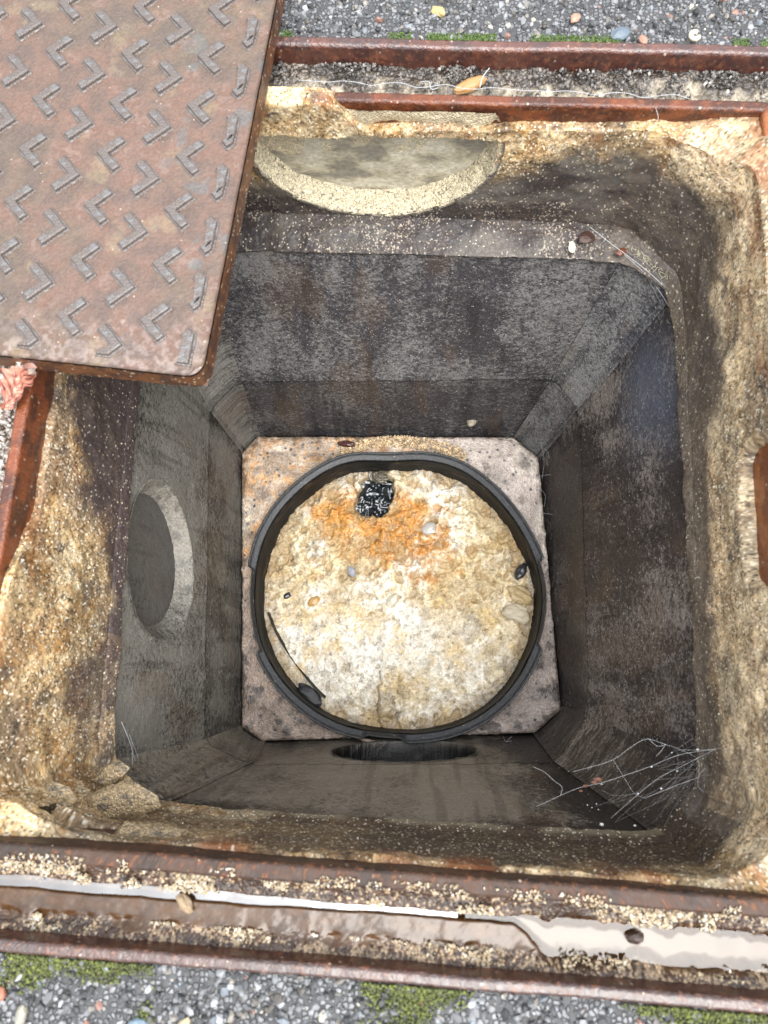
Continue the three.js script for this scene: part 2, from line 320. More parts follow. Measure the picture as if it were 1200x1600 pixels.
const rrect = (dx, dy, a, b, r) => { const qx = Math.max(Math.abs(dx) - a + r, 0), qy = Math.max(Math.abs(dy) - b + r, 0); return Math.hypot(qx, qy) - r; };
const slotD = (p) => rrect(p[2] - SLOT.z - (fb(p[2] * 200, 3, p[1] * 200, 2) - 0.5) * 0.004, p[1] - SLOT.y, SLOT.a, SLOT.b, 0.011);
function darkAt(t, x, y, z, n, f) {
  t = (t + 8) % 8;
  if (t < 1 || t > 7.5) { const lim = -0.082 + 0.030 * ss(0.03, 0.13, x); return ss(lim + 0.018, lim - 0.018, y + n * 0.06 + f * 0.02); }
  if (t < 2) return ss(-0.035, -0.065, y + n * 0.03 + f * 0.02);
  if (t < 3) { const lim = mix(-0.070, -0.110, ss(-0.38, -0.08, z)) + 0.008 * Math.sin(z * 40); return ss(lim + 0.012, lim - 0.012, y + n * 0.05 + f * 0.02) * 0.92; }
  if (t < 4) return ss(-0.03, -0.075, y + n * 0.04 + f * 0.02);
  if (t < 5) return ss(-0.020, -0.044, y + n * 0.05 + f * 0.04) * (0.78 + 0.2 * ss(-0.2, 0.10, x));
  if (t < 6) return 0.2 * ss(-0.06, -0.1, y + n * 0.05);
  const lim = mix(-0.118, -0.040, Math.max(ss(-0.10, -0.20, z), 0.42 * ss(-0.02, 0.03, z) * ss(0.085, 0.04, z)));
  return ss(lim + 0.016, lim - 0.016, y + n * 0.07 + f * 0.03);
}
function darkness(p, t) {                                             // black coating left on the mortar: 0 none, 1 full
  const [x, y, z] = p, n = fb(x * 24, y * 24, z * 24, 4) - 0.5, f = fb(x * 110 + 9, y * 110, z * 110, 3) - 0.5;
  const w = t % 1, near = Math.min(w, 1 - w);
  if (near > 0.24) return cl(darkAt(t, x, y, z, n, f));
  return cl(0.25 * (darkAt(t - 0.24, x, y, z, n, f) + darkAt(t - 0.08, x, y, z, n, f) + darkAt(t + 0.08, x, y, z, n, f) + darkAt(t + 0.24, x, y, z, n, f)));
}
function collarShade(t0, p, v, o) {
  const x = p[0] * 1000, y = p[1] * 1000, z = p[2] * 1000;
  const D = darkness(p, t0), n = fb(x * 0.03, y * 0.03, z * 0.03, 4), m = fb(x * 0.12 + 31, y * 0.12, z * 0.12, 3);
  wor(x * 0.75, y * 0.75, z * 0.75); const id = wI, e = wE, gd = wD; const g2 = (id * 13.7) % 1, q = fb(x * 0.35, y * 0.35, z * 0.35, 3), big = fb(x * 0.014 + 3, y * 0.03, z * 0.014, 3);
  // sand: cream and tan grains in a brown paste, with cleaner and dirtier patches
  setC(o, 0.60, 0.41, 0.205); mixC(o, 0.40, 0.225, 0.085, ss(0.40, 0.68, n)); mixC(o, 0.74, 0.60, 0.38, ss(0.46, 0.72, m * 0.5 + big * 0.5)); mixC(o, 0.26, 0.20, 0.15, ss(0.48, 0.28, big) * 0.6);
  if (t0 > 1.2 && t0 < 3.6) mixC(o, 0.86, 0.69, 0.45, 0.30 + 0.45 * ss(0.35, 0.6, big));  // right side: paler mortar, lightened further to offset the shade it stands in
  { const gr = fb(x * 0.020 + 33, y * 0.045, z * 0.020, 5), g3 = fb(x * 0.07 + 3, y * 0.10 + 60, z * 0.07, 4); mulC(o, mix(0.62, 1.04, ss(0.34, 0.56, gr))); mixC(o, 0.23, 0.13, 0.06, 0.55 * ss(0.54, 0.66, g3)); mixC(o, 0.10, 0.085, 0.075, 0.65 * ss(0.62, 0.72, fb(x * 0.05 + 70, y * 0.08, z * 0.05 + 4, 4)));
    const ck = Math.abs(fb(x * 0.030 + 17, y * 0.030 + 5, z * 0.030, 4) - 0.5); mixC(o, 0.045, 0.035, 0.028, 0.8 * ss(0.008, 0.002, ck) * ss(0.50, 0.60, fb(x * 0.02, y * 0.02 + 9, z * 0.02, 2))); }
  mulC(o, 0.42 + 1.02 * q); mulC(o, 0.66 + 0.55 * g2); if (g2 > 0.90) mixC(o, 0.78, 0.72, 0.58, 0.75); if (g2 < 0.07) mulC(o, 0.4);  // palest grains: light minerals, also painted stand-ins for wet sparkle
  mulC(o, 0.66 + 0.38 * ss(0.0, 0.3, e));
  o.ro = 0.28 + 0.35 * id; { const sm = ss(0.40, 0.60, fb(x * 0.025 + 55, y * 0.04, z * 0.025, 3)); o.h = ((0.6 - gd) * 0.0008 + (q - 0.5) * 0.0010) * mix(0.35, 1.1, sm); }
  // rust washed down from the rim on the left and the upper right
  const rust = ss(0.5, 0.68, fb(x * 0.045 + 80, y * 0.09, z * 0.02, 3)) * ss(-45, -8, y) * (t0 > 6 ? 1 : 0.6);
  mixC(o, 0.22, 0.065, 0.02, rust * 0.75);
  // coating, worn so that single grains shine through
  let k = D; if (g2 > 0.965) k *= 0.45; else k *= 0.86 + 0.14 * id;
  const c = fb(x * 0.02 + 5, y * 0.05, z * 0.02, 3);
  if (t0 < 1 || t0 > 7) mixC(o, mix(0.028, 0.080, ss(0.42, 0.68, c)), mix(0.025, 0.073, ss(0.42, 0.68, c)), mix(0.027, 0.066, ss(0.42, 0.68, c)), k);
  else if (t0 < 3.5) mixC(o, mix(0.020, 0.095, c), mix(0.016, 0.080, c), mix(0.016, 0.071, c), k);
  else if (t0 < 5.5) mixC(o, 0.030, 0.021, 0.016, k); else mixC(o, 0.040, 0.030, 0.032, k);
  o.h *= 1 - 0.55 * D; o.ro = mix(o.ro, (t0 > 3.4 && t0 < 5.6 ? 0.70 : 0.38) + 0.22 * id, D);
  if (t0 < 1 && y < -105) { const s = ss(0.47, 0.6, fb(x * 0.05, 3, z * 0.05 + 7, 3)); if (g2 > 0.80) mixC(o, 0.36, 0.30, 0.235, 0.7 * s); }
  if (t0 > 3.9 && t0 < 5.1 && v > 0.70) mixC(o, 0.17, 0.145, 0.10, 0.7 * ss(0.70, 0.80, v) * ss(0.35, 0.6, fb(x * 0.03, 8, 2, 3)));
  if (t0 > 4 && t0 < 5) { mixC(o, 0.19, 0.062, 0.02, 0.7 * ss(0.52, 0.66, fb(x * 0.02, 5, 8, 3)) * ss(-62, -30, y)); if (g2 > 0.93) mixC(o, 0.55, 0.48, 0.37, 0.6); }  // pale grains here stand in for glints on wet grit
}
const collar = thing('mortar_collar', 'sand-coloured crumbling mortar collar between the rusty frame and the dark chamber below', 'mortar collar');
{
  const WR = [[7.5, 1.5], [1.5, 3.5], [3.5, 5.5], [5.5, 7.5]];
  WR.forEach(([a, b], w) => {
    const b2 = b < a ? b + 8 : b;
    const tOf = (u) => { const k = u < 0.07 ? u / 0.07 * 0.5 : u > 0.93 ? 1.5 + (u - 0.93) / 0.07 * 0.5 : 0.5 + (u - 0.07) / 0.86; return (a + k * (b2 - a) / 2) % 8; };
    const pos = (u, v) => collarPos(tOf(u), v);
    const cav = (p) => w !== 2 ? 0 : 0.016 * ss(0.012, 0.004, Math.abs(p[1] + 0.052 + (p[0] + 0.25) * 0.12)) * ss(-0.175, -0.20, p[0]) * ss(-0.283, -0.262, p[0]);
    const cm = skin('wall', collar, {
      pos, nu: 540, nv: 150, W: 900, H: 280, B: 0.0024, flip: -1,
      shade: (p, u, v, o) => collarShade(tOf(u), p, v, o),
      disp: (p, u, v) => {
        const D = darkness(p, tOf(u)); let d = (fb(p[0] * 60, p[1] * 60, p[2] * 60, 3) - 0.5) * 0.006 + (fb(p[0] * 420, p[1] * 420, p[2] * 420, 2) - 0.5) * 0.0015 * (1 - 0.6 * D);
        d *= ss(0, 0.06, v);
        if (w === 1) d -= 0.0125 * ss(0.010, -0.0005, slotD(p)) * (v > 0.1 ? 1 : 0);
        return d - cav(p);
      },
      skip: (u, v) => { if (w !== 0 || v < 0.1 || v > 0.84) return false; const p = pos(u, v); return p[1] > -0.155 && p[1] < -0.034 && Math.hypot((p[0] - DISC.x) / DISC.rx, (p[1] - DISC.y) / DISC.ry) < 1; },
    });
    cm.material.specularIntensity = 0.6;
  });
  // the knock-out: a sunk disc with a thick pale ledge round its lower half
  const wallZ = (y) => y > YS ? mix(-0.452, -0.441, cl((-0.028 - y) / 0.1035)) : mix(-0.441, -0.406, Math.pow(cl((YS - y) / (YS - YL)), 0.667));
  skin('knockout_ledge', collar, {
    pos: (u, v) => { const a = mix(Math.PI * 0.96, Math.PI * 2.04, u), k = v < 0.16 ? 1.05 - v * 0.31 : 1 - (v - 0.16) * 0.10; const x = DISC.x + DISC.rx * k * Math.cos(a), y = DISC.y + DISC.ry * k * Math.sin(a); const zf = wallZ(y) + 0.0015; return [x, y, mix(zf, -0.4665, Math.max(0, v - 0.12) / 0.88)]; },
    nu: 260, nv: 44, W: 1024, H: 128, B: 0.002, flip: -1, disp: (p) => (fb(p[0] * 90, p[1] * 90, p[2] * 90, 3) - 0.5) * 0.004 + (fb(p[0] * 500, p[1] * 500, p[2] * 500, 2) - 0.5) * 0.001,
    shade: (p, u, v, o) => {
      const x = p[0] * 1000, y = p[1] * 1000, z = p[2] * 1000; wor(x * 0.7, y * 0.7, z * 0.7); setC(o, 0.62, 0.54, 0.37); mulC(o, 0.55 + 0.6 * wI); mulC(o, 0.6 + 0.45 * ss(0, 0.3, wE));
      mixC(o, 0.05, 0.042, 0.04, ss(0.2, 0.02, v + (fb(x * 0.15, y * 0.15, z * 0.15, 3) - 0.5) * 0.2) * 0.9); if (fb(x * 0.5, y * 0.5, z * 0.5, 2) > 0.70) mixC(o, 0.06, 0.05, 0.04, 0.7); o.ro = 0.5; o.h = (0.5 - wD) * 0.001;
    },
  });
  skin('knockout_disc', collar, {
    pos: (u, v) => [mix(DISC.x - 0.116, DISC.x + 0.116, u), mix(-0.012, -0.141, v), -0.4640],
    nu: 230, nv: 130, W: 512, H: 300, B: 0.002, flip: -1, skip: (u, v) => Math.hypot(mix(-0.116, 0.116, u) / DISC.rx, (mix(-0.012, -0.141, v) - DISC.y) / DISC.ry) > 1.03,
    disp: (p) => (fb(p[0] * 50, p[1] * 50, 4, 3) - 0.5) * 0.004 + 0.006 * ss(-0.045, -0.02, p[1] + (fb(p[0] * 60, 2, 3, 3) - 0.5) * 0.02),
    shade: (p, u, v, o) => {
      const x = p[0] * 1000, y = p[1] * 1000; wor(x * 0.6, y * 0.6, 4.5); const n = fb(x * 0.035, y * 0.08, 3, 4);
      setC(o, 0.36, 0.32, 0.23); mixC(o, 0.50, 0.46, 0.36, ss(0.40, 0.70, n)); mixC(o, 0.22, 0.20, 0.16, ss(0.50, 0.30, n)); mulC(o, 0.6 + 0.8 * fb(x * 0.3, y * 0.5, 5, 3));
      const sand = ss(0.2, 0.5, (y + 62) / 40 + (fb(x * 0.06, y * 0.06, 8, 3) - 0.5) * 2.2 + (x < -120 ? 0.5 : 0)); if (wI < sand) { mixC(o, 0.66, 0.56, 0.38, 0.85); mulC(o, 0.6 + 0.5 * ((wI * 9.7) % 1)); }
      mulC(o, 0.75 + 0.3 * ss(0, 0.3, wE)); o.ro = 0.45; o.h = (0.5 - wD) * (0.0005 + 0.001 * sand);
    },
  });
}

// ================================================================= CHAMBER
const chamber = thing('inspection_chamber', 'dark tapering octagonal chamber with stained walls and round knock-outs, below the mortar collar', 'drain chamber');
{
  // side tone: how grey (1) or brown-black (0) each panel is, A-B back, B-C, C-D right, D-E, E-F front, F-G, G-H left, H-A
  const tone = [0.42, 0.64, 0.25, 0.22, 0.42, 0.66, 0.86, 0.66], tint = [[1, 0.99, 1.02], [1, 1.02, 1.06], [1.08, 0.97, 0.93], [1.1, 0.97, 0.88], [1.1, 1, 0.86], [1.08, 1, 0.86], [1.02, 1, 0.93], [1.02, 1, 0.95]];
  const wallShade = (i, lower) => (p, u, v, o, um, vm) => {
    const x = p[0] * 1000, y = p[1] * 1000, z = p[2] * 1000, along = i === 0 || i === 4 ? x : i === 2 || i === 6 ? z : x + z;
    const dep = -y, st = fb(along * 0.26, dep * 0.42, i * 7, 4), st2 = fb(along * 0.65, dep * 0.95, i * 3 + 40, 2), big = fb(x * 0.016, y * 0.020, z * 0.016, 4), fine = fb(x * 0.9, y * 0.9, z * 0.9, 2);
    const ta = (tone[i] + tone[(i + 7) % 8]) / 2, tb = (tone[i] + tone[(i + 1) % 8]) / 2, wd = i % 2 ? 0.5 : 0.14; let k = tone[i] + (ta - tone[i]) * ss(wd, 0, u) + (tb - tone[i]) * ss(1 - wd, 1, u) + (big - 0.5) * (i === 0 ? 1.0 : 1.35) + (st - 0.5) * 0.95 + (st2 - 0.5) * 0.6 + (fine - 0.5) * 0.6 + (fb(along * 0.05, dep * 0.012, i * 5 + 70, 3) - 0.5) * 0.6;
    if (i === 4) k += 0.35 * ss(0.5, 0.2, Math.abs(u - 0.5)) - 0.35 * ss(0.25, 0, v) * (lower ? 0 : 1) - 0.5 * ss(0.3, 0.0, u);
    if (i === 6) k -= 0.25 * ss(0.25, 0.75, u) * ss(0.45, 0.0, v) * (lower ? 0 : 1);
    if (i === 0) k += 0.2 * (lower ? -0.6 : 0);
    if (lower && i === 6) k -= 0.25;
    k = ss(0.10, 0.90, k);
    { const cool = i < 2 || i === 7 ? 0.010 : 0; setC(o, mix(0.026 + cool, 0.142, k), mix(0.0235 + cool, 0.136, k), mix(0.0235 + cool * 1.2, 0.127, k)); } o.r *= tint[i][0]; o.g *= tint[i][1]; o.b *= tint[i][2];
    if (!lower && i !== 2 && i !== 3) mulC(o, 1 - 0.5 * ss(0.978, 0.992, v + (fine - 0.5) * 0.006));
    if (lower && i === 0) mulC(o, 0.86);
    { const drip = ss(0.60, 0.72, fb(along * 0.09, dep * 0.010, i * 11 + 3, 3)); mulC(o, 1 - 0.30 * drip); mixC(o, 0.10, 0.062, 0.035, 0.22 * ss(0.58, 0.70, fb(along * 0.03 + 9, dep * 0.015, i * 4, 3))); }
    if (i === 2 || i === 1) mixC(o, 0.095, 0.110, 0.140, 0.6 * ss(0.095, 0.005, Math.hypot((p[2] + 0.285), (p[1] + 0.185) * 1.2) + (big - 0.5) * 0.05) * (lower ? 0 : 1));  // bluish sky sheen painted into the wall colour
    mulC(o, 0.66 + 0.68 * fine);
    mixC(o, 0.50, 0.48, 0.44, 0.6 * fleck(x, y, z, 0.5, i === 0 || i === 2 ? 0.13 : 0.06, 0.32));  // pale flecks: light grains, and wet sparkle put into the colour
    o.ro = 0.30 + 0.30 * fine + 0.12 * k; o.h = 0.0005 * fine + 0.0004 * st2 + 0.0002 * k;
    
  };
  const names = ['wall', 'corner_panel'];
  const basePos = (i, P, Q, y0, y1) => { const a = P[i], b = P[(i + 1) % 8], c = Q[i], d = Q[(i + 1) % 8]; return (u, v) => [mix(mix(a[0], b[0], u), mix(c[0], d[0], u), v), mix(y0, y1, v), mix(mix(a[1], b[1], u), mix(c[1], d[1], u), v)]; };
  const wide = (f) => (u, v) => f(mix(-0.012, 1.012, u), v);
  const out = (P, s) => P.map(([x, z]) => [-0.02 + (x + 0.02) * s, -0.13 + (z + 0.13) * s]);
  const L = out(L8, 1.012), Md = out(M8, 0.9995), holes = {}; let panelMat = null;
  const leftPos = wide(basePos(6, L, M8, YL - 0.004, YM)), frontPos = wide(basePos(4, Md, B8, YM + 0.001, YB - 0.03));
  // knock-outs in panel metres: centre and radii as fractions of the panel
  const K = { left: { u: 0.442, v: 0.40, ru: 0.180, rv: 0.385 }, front: { u: 0.49, v: 0.40, ru: 0.245, rv: 0.36 } };
  for (let i = 0; i < 8; i++) for (let low = 0; low < 2; low++) {
    const pos = wide(low ? basePos(i, Md, B8, YM + 0.001, YB - 0.03) : basePos(i, L, M8, YL - 0.004, YM)), big = i % 2 === 0;
    if (!low) panelMat = null;
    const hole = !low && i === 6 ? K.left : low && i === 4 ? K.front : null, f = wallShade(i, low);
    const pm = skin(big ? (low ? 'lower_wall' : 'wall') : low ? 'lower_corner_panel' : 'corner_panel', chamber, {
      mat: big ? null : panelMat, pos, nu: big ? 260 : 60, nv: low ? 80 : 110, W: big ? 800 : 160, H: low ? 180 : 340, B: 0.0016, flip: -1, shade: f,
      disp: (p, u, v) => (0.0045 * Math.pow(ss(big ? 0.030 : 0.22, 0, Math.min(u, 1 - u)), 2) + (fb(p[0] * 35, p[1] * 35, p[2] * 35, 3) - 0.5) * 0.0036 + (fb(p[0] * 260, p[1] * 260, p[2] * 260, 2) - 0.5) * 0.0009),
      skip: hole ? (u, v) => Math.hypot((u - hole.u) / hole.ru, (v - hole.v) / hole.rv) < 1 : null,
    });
    panelMat = pm.material; pm.material.specularIntensity = 0.55;
  }
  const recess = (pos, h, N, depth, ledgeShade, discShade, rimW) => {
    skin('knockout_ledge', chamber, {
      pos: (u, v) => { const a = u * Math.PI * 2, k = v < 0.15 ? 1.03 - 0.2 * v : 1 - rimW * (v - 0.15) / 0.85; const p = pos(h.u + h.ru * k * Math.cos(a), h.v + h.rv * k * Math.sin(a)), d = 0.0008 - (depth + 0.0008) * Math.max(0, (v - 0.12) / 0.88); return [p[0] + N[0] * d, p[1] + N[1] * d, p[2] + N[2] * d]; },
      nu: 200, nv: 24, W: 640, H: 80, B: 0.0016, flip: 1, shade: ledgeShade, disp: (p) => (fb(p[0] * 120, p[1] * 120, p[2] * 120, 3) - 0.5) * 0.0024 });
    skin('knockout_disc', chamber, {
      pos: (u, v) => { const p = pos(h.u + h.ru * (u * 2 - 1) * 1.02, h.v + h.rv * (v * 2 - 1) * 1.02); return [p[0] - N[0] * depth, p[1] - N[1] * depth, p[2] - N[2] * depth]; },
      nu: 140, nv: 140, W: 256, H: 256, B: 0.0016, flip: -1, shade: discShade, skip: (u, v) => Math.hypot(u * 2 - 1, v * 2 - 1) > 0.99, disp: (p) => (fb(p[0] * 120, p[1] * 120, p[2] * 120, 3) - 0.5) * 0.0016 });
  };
  const wl = wallShade(6, 0), wf = wallShade(4, 1);
  recess(leftPos, K.left, [0.985, 0.17, 0], 0.016, (p, u, v, o) => { wl(p, u, v, o); const n = fb(p[0] * 150, p[1] * 150, p[2] * 150, 3); mixC(o, 0.22, 0.20, 0.165, 0.75 * ss(0.2, 0.9, Math.cos((u - 0.07) * Math.PI * 2) * 0.5 + 0.5)); mixC(o, 0.07, 0.065, 0.058, 0.6 * ss(0.5, 0.7, n)); mulC(o, 0.5 + 1.0 * fb(p[0] * 700, p[1] * 700, p[2] * 700, 2)); },  // ledge paler on one side: its lit crescent put into the colour
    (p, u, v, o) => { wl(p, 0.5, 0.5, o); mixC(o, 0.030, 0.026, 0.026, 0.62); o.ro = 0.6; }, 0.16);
  recess(frontPos, K.front, [0, 0.05, -0.99], 0.085, (p, u, v, o) => { wf(p, u, v, o); mulC(o, 0.5 * ss(0.3, 0.1, v)); mixC(o, 0.004, 0.0035, 0.003, ss(0.1, 0.25, v)); }, (p, u, v, o) => { setC(o, 0.004, 0.0035, 0.003); mulC(o, 0.6 + 0.8 * fb(p[0] * 200, p[1] * 200, 3, 2)); o.ro = 0.8; }, 0.04);  // near-black colour paints in the shade of a deep hole
}

// ================================================================= BASE SLAB, RING, FLOOR
const RC = [-0.0225, -0.0965];
const ringR = (a) => 0.1835 - 0.0085 * Math.exp(-Math.pow(Math.atan2(Math.sin(a + 1.70), Math.cos(a + 1.70)) / 0.24, 2)) + 0.0025 * Math.exp(-Math.pow(Math.atan2(Math.sin(a + 1.15), Math.cos(a + 1.15)) / 0.2, 2)) + 0.0025 * Math.sin(2 * a + 0.5) + 0.0012 * Math.sin(3 * a + 1) - 0.0060 * Math.exp(-Math.pow((a > Math.PI ? a - 2 * Math.PI : a) - 1.62, 2) / 0.12) + 0.0008 * Math.sin(7 * a + 2);
{
  const oct = (a) => { const c = Math.cos(a), s = Math.sin(a); let best = 9; for (let i = 0; i < 8; i++) { const p = B8[i], q = B8[(i + 1) % 8]; const ex = q[0] - p[0], ez = q[1] - p[1], d = c * ez - s * ex; if (Math.abs(d) < 1e-9) continue; const t = ((p[0] - RC[0]) * ez - (p[1] - RC[1]) * ex) / d, w = Math.abs(ex) > Math.abs(ez) ? (RC[0] + c * t - p[0]) / ex : (RC[1] + s * t - p[1]) / ez; if (t > 0 && w >= -1e-6 && w <= 1 + 1e-6) best = Math.min(best, t); } return best; };
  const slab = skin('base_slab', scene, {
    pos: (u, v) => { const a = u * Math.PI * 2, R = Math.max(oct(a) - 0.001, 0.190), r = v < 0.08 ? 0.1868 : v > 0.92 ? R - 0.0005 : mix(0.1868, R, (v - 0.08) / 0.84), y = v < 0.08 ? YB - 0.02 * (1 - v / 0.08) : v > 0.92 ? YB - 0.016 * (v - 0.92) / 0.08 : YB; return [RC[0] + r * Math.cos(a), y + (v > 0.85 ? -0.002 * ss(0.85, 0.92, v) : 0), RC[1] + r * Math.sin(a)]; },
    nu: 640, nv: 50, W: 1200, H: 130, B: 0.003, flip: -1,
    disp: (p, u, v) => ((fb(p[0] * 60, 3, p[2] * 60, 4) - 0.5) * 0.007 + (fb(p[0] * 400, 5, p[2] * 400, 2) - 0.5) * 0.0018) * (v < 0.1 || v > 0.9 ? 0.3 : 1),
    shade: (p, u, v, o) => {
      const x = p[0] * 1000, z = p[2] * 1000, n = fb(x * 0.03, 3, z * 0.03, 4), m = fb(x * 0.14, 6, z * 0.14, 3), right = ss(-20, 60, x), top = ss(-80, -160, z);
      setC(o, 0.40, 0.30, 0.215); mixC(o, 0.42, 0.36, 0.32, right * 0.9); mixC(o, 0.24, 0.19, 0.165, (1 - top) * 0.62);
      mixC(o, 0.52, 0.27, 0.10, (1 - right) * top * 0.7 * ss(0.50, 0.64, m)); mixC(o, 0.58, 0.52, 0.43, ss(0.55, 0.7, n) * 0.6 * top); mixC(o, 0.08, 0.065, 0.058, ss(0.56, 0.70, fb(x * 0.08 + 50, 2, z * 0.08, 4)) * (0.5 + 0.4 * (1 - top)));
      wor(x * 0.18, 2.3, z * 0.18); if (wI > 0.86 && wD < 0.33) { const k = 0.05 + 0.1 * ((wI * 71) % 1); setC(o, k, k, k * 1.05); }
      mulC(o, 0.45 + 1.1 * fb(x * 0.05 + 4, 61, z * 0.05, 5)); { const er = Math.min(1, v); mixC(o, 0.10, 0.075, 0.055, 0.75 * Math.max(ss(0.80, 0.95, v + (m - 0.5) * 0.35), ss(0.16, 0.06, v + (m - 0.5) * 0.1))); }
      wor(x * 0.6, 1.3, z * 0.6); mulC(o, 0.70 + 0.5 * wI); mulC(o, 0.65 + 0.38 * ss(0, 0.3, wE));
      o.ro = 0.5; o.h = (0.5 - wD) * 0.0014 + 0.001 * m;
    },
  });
  tag(slab, 'pinkish concrete slab with cut corners, showing around the black plastic ring', 'base slab');
}
{
  const dull = (m) => { m.material.specularIntensity = 0.45; };
  const ring = thing('plastic_ring', 'black plastic pipe ring with notched flange, standing in the chamber floor', 'pipe ring');
  const an = (a, c) => Math.atan2(Math.sin(a - c), Math.cos(a - c));
  const plastic = (k) => (p, u, v, o) => {
    const x = p[0] * 1000, y = p[1] * 1000, z = p[2] * 1000, n = fb(x * 0.05, y * 0.1, z * 0.05, 3), m = fb(x * 0.5, y * 0.5, z * 0.5, 3);
    setC(o, 0.015, 0.016, 0.018); mulC(o, 0.7 + 0.7 * n); mixC(o, 0.11, 0.11, 0.115, ss(0.52, 0.72, m) * 0.22 * k); mixC(o, 0.28, 0.25, 0.2, 0.7 * fleck(x, y, z, 0.35, 0.08));
    if (k < 0.5) { mulC(o, 0.5); mixC(o, 0.16, 0.11, 0.06, ss(0.64, 0.76, fb(x * 0.06 + 9, y * 0.2, z * 0.06, 3)) * 0.4); } o.ro = k < 0.5 ? 0.62 : 0.32 + 0.3 * m; o.h = 0.0004 * m;
  };
  const notch = (a) => Math.max(ss(0.30, 0.275, Math.abs(an(a, Math.PI - 0.19))), ss(0.30, 0.275, Math.abs(an(a, 0.03))));
  const yTop = (a) => -0.405 + 0.003 * Math.sin(a * 2 + 1) - 0.004 * Math.exp(-Math.pow(an(a, -1.66) / 0.2, 2));
  const torn = (a) => ss(0.16, 0.10, Math.abs(an(a, 1.60)));                       // the flange is broken away at the bottom
  skin('flange', ring, {
    pos: (u, v) => {
      const a = u * Math.PI * 2, r = ringR(a), w = mix(0.0105, 0.0040, notch(a)) * (1 - 0.5 * torn(a)), y = yTop(a) - 0.006 * torn(a), k = v * 3; let R, Y;
      if (k < 1) { R = r + w; Y = y - 0.014 + 0.0125 * k; } else if (k < 2) { const q = k - 1; R = r + w - q * w; Y = y - 0.0015 + 0.0012 * Math.sin(Math.min(1, q * 3) * Math.PI) - 0.005 * q; } else { R = r - 0.0005 * (k - 2); Y = y - 0.0065 - 0.010 * (k - 2); }
      return [RC[0] + R * Math.cos(a), Y, RC[1] + R * Math.sin(a)];
    }, nu: 480, nv: 30, W: 1024, H: 64, B: 0.001, flip: -1, shade: plastic(1) });
  dull(skin('socket_wall', ring, {
    pos: (u, v) => { const a = u * Math.PI * 2, r = ringR(a) - 0.0012 - 0.0035 * v + 0.0015 * ss(0.25, 0.3, v), y = mix(yTop(a) - 0.008, YF - 0.012, v) - 0.006 * torn(a) * (1 - v); return [RC[0] + r * Math.cos(a), y, RC[1] + r * Math.sin(a)]; },
    nu: 360, nv: 30, W: 1024, H: 96, B: 0.001, flip: -1, shade: plastic(0), disp: (p) => (fb(p[0] * 60, p[1] * 60, p[2] * 60, 2) - 0.5) * 0.002 }));
  // torn strip of the socket lying loose inside at the lower left
  const strip = (u, v) => { const a = mix(2.95, 2.12, u), r = 0.1755 - 0.010 * Math.sin(u * Math.PI * 0.8) - 0.004 * u; return [RC[0] + (r - 0.003 * v) * Math.cos(a), YF + mix(0.009, 0.001, v) + 0.003 * Math.sin(u * 9), RC[1] + (r - 0.003 * v) * Math.sin(a)]; };
  skin('torn_strip', ring, { pos: strip, nu: 60, nv: 8, W: 128, H: 32, B: 0.001, flip: -1, shade: plastic(0.4) });
  const blob = stone(0.016, 1.25, 0.30, 0.75, 3, 3, 0.9); blob.rotateY(-0.5); blob.translate(-0.131, YF + 0.006, 0.043); mesh('torn_flap', blob, std(0.012, 0.012, 0.014, 0.5), ring);
}
const HOLE = [-0.060, -0.2325];
const holeD = (x, z) => rrect((x - HOLE[0]) * 0.97 + (z - HOLE[1]) * 0.16 , (z - HOLE[1]), 0.0215, 0.0275, 0.014) + (fb(x * 160, 2, z * 160, 2) - 0.5) * 0.008;
const floorCrack = (x, z) => {                                          // dark joints in the patched mortar
  const d1 = Math.abs(x + 0.0385 + (fb(z * 70, 3, 1, 3) - 0.5) * 0.016) + (z < 0.005 ? 9 : 0), d2 = Math.abs(x + 0.083 + (z + 0.225) * -0.25 + (fb(z * 60, 8, 1, 3) - 0.5) * 0.012) + (z > -0.195 ? 9 : 0);
  return Math.min(d1, d2);
};
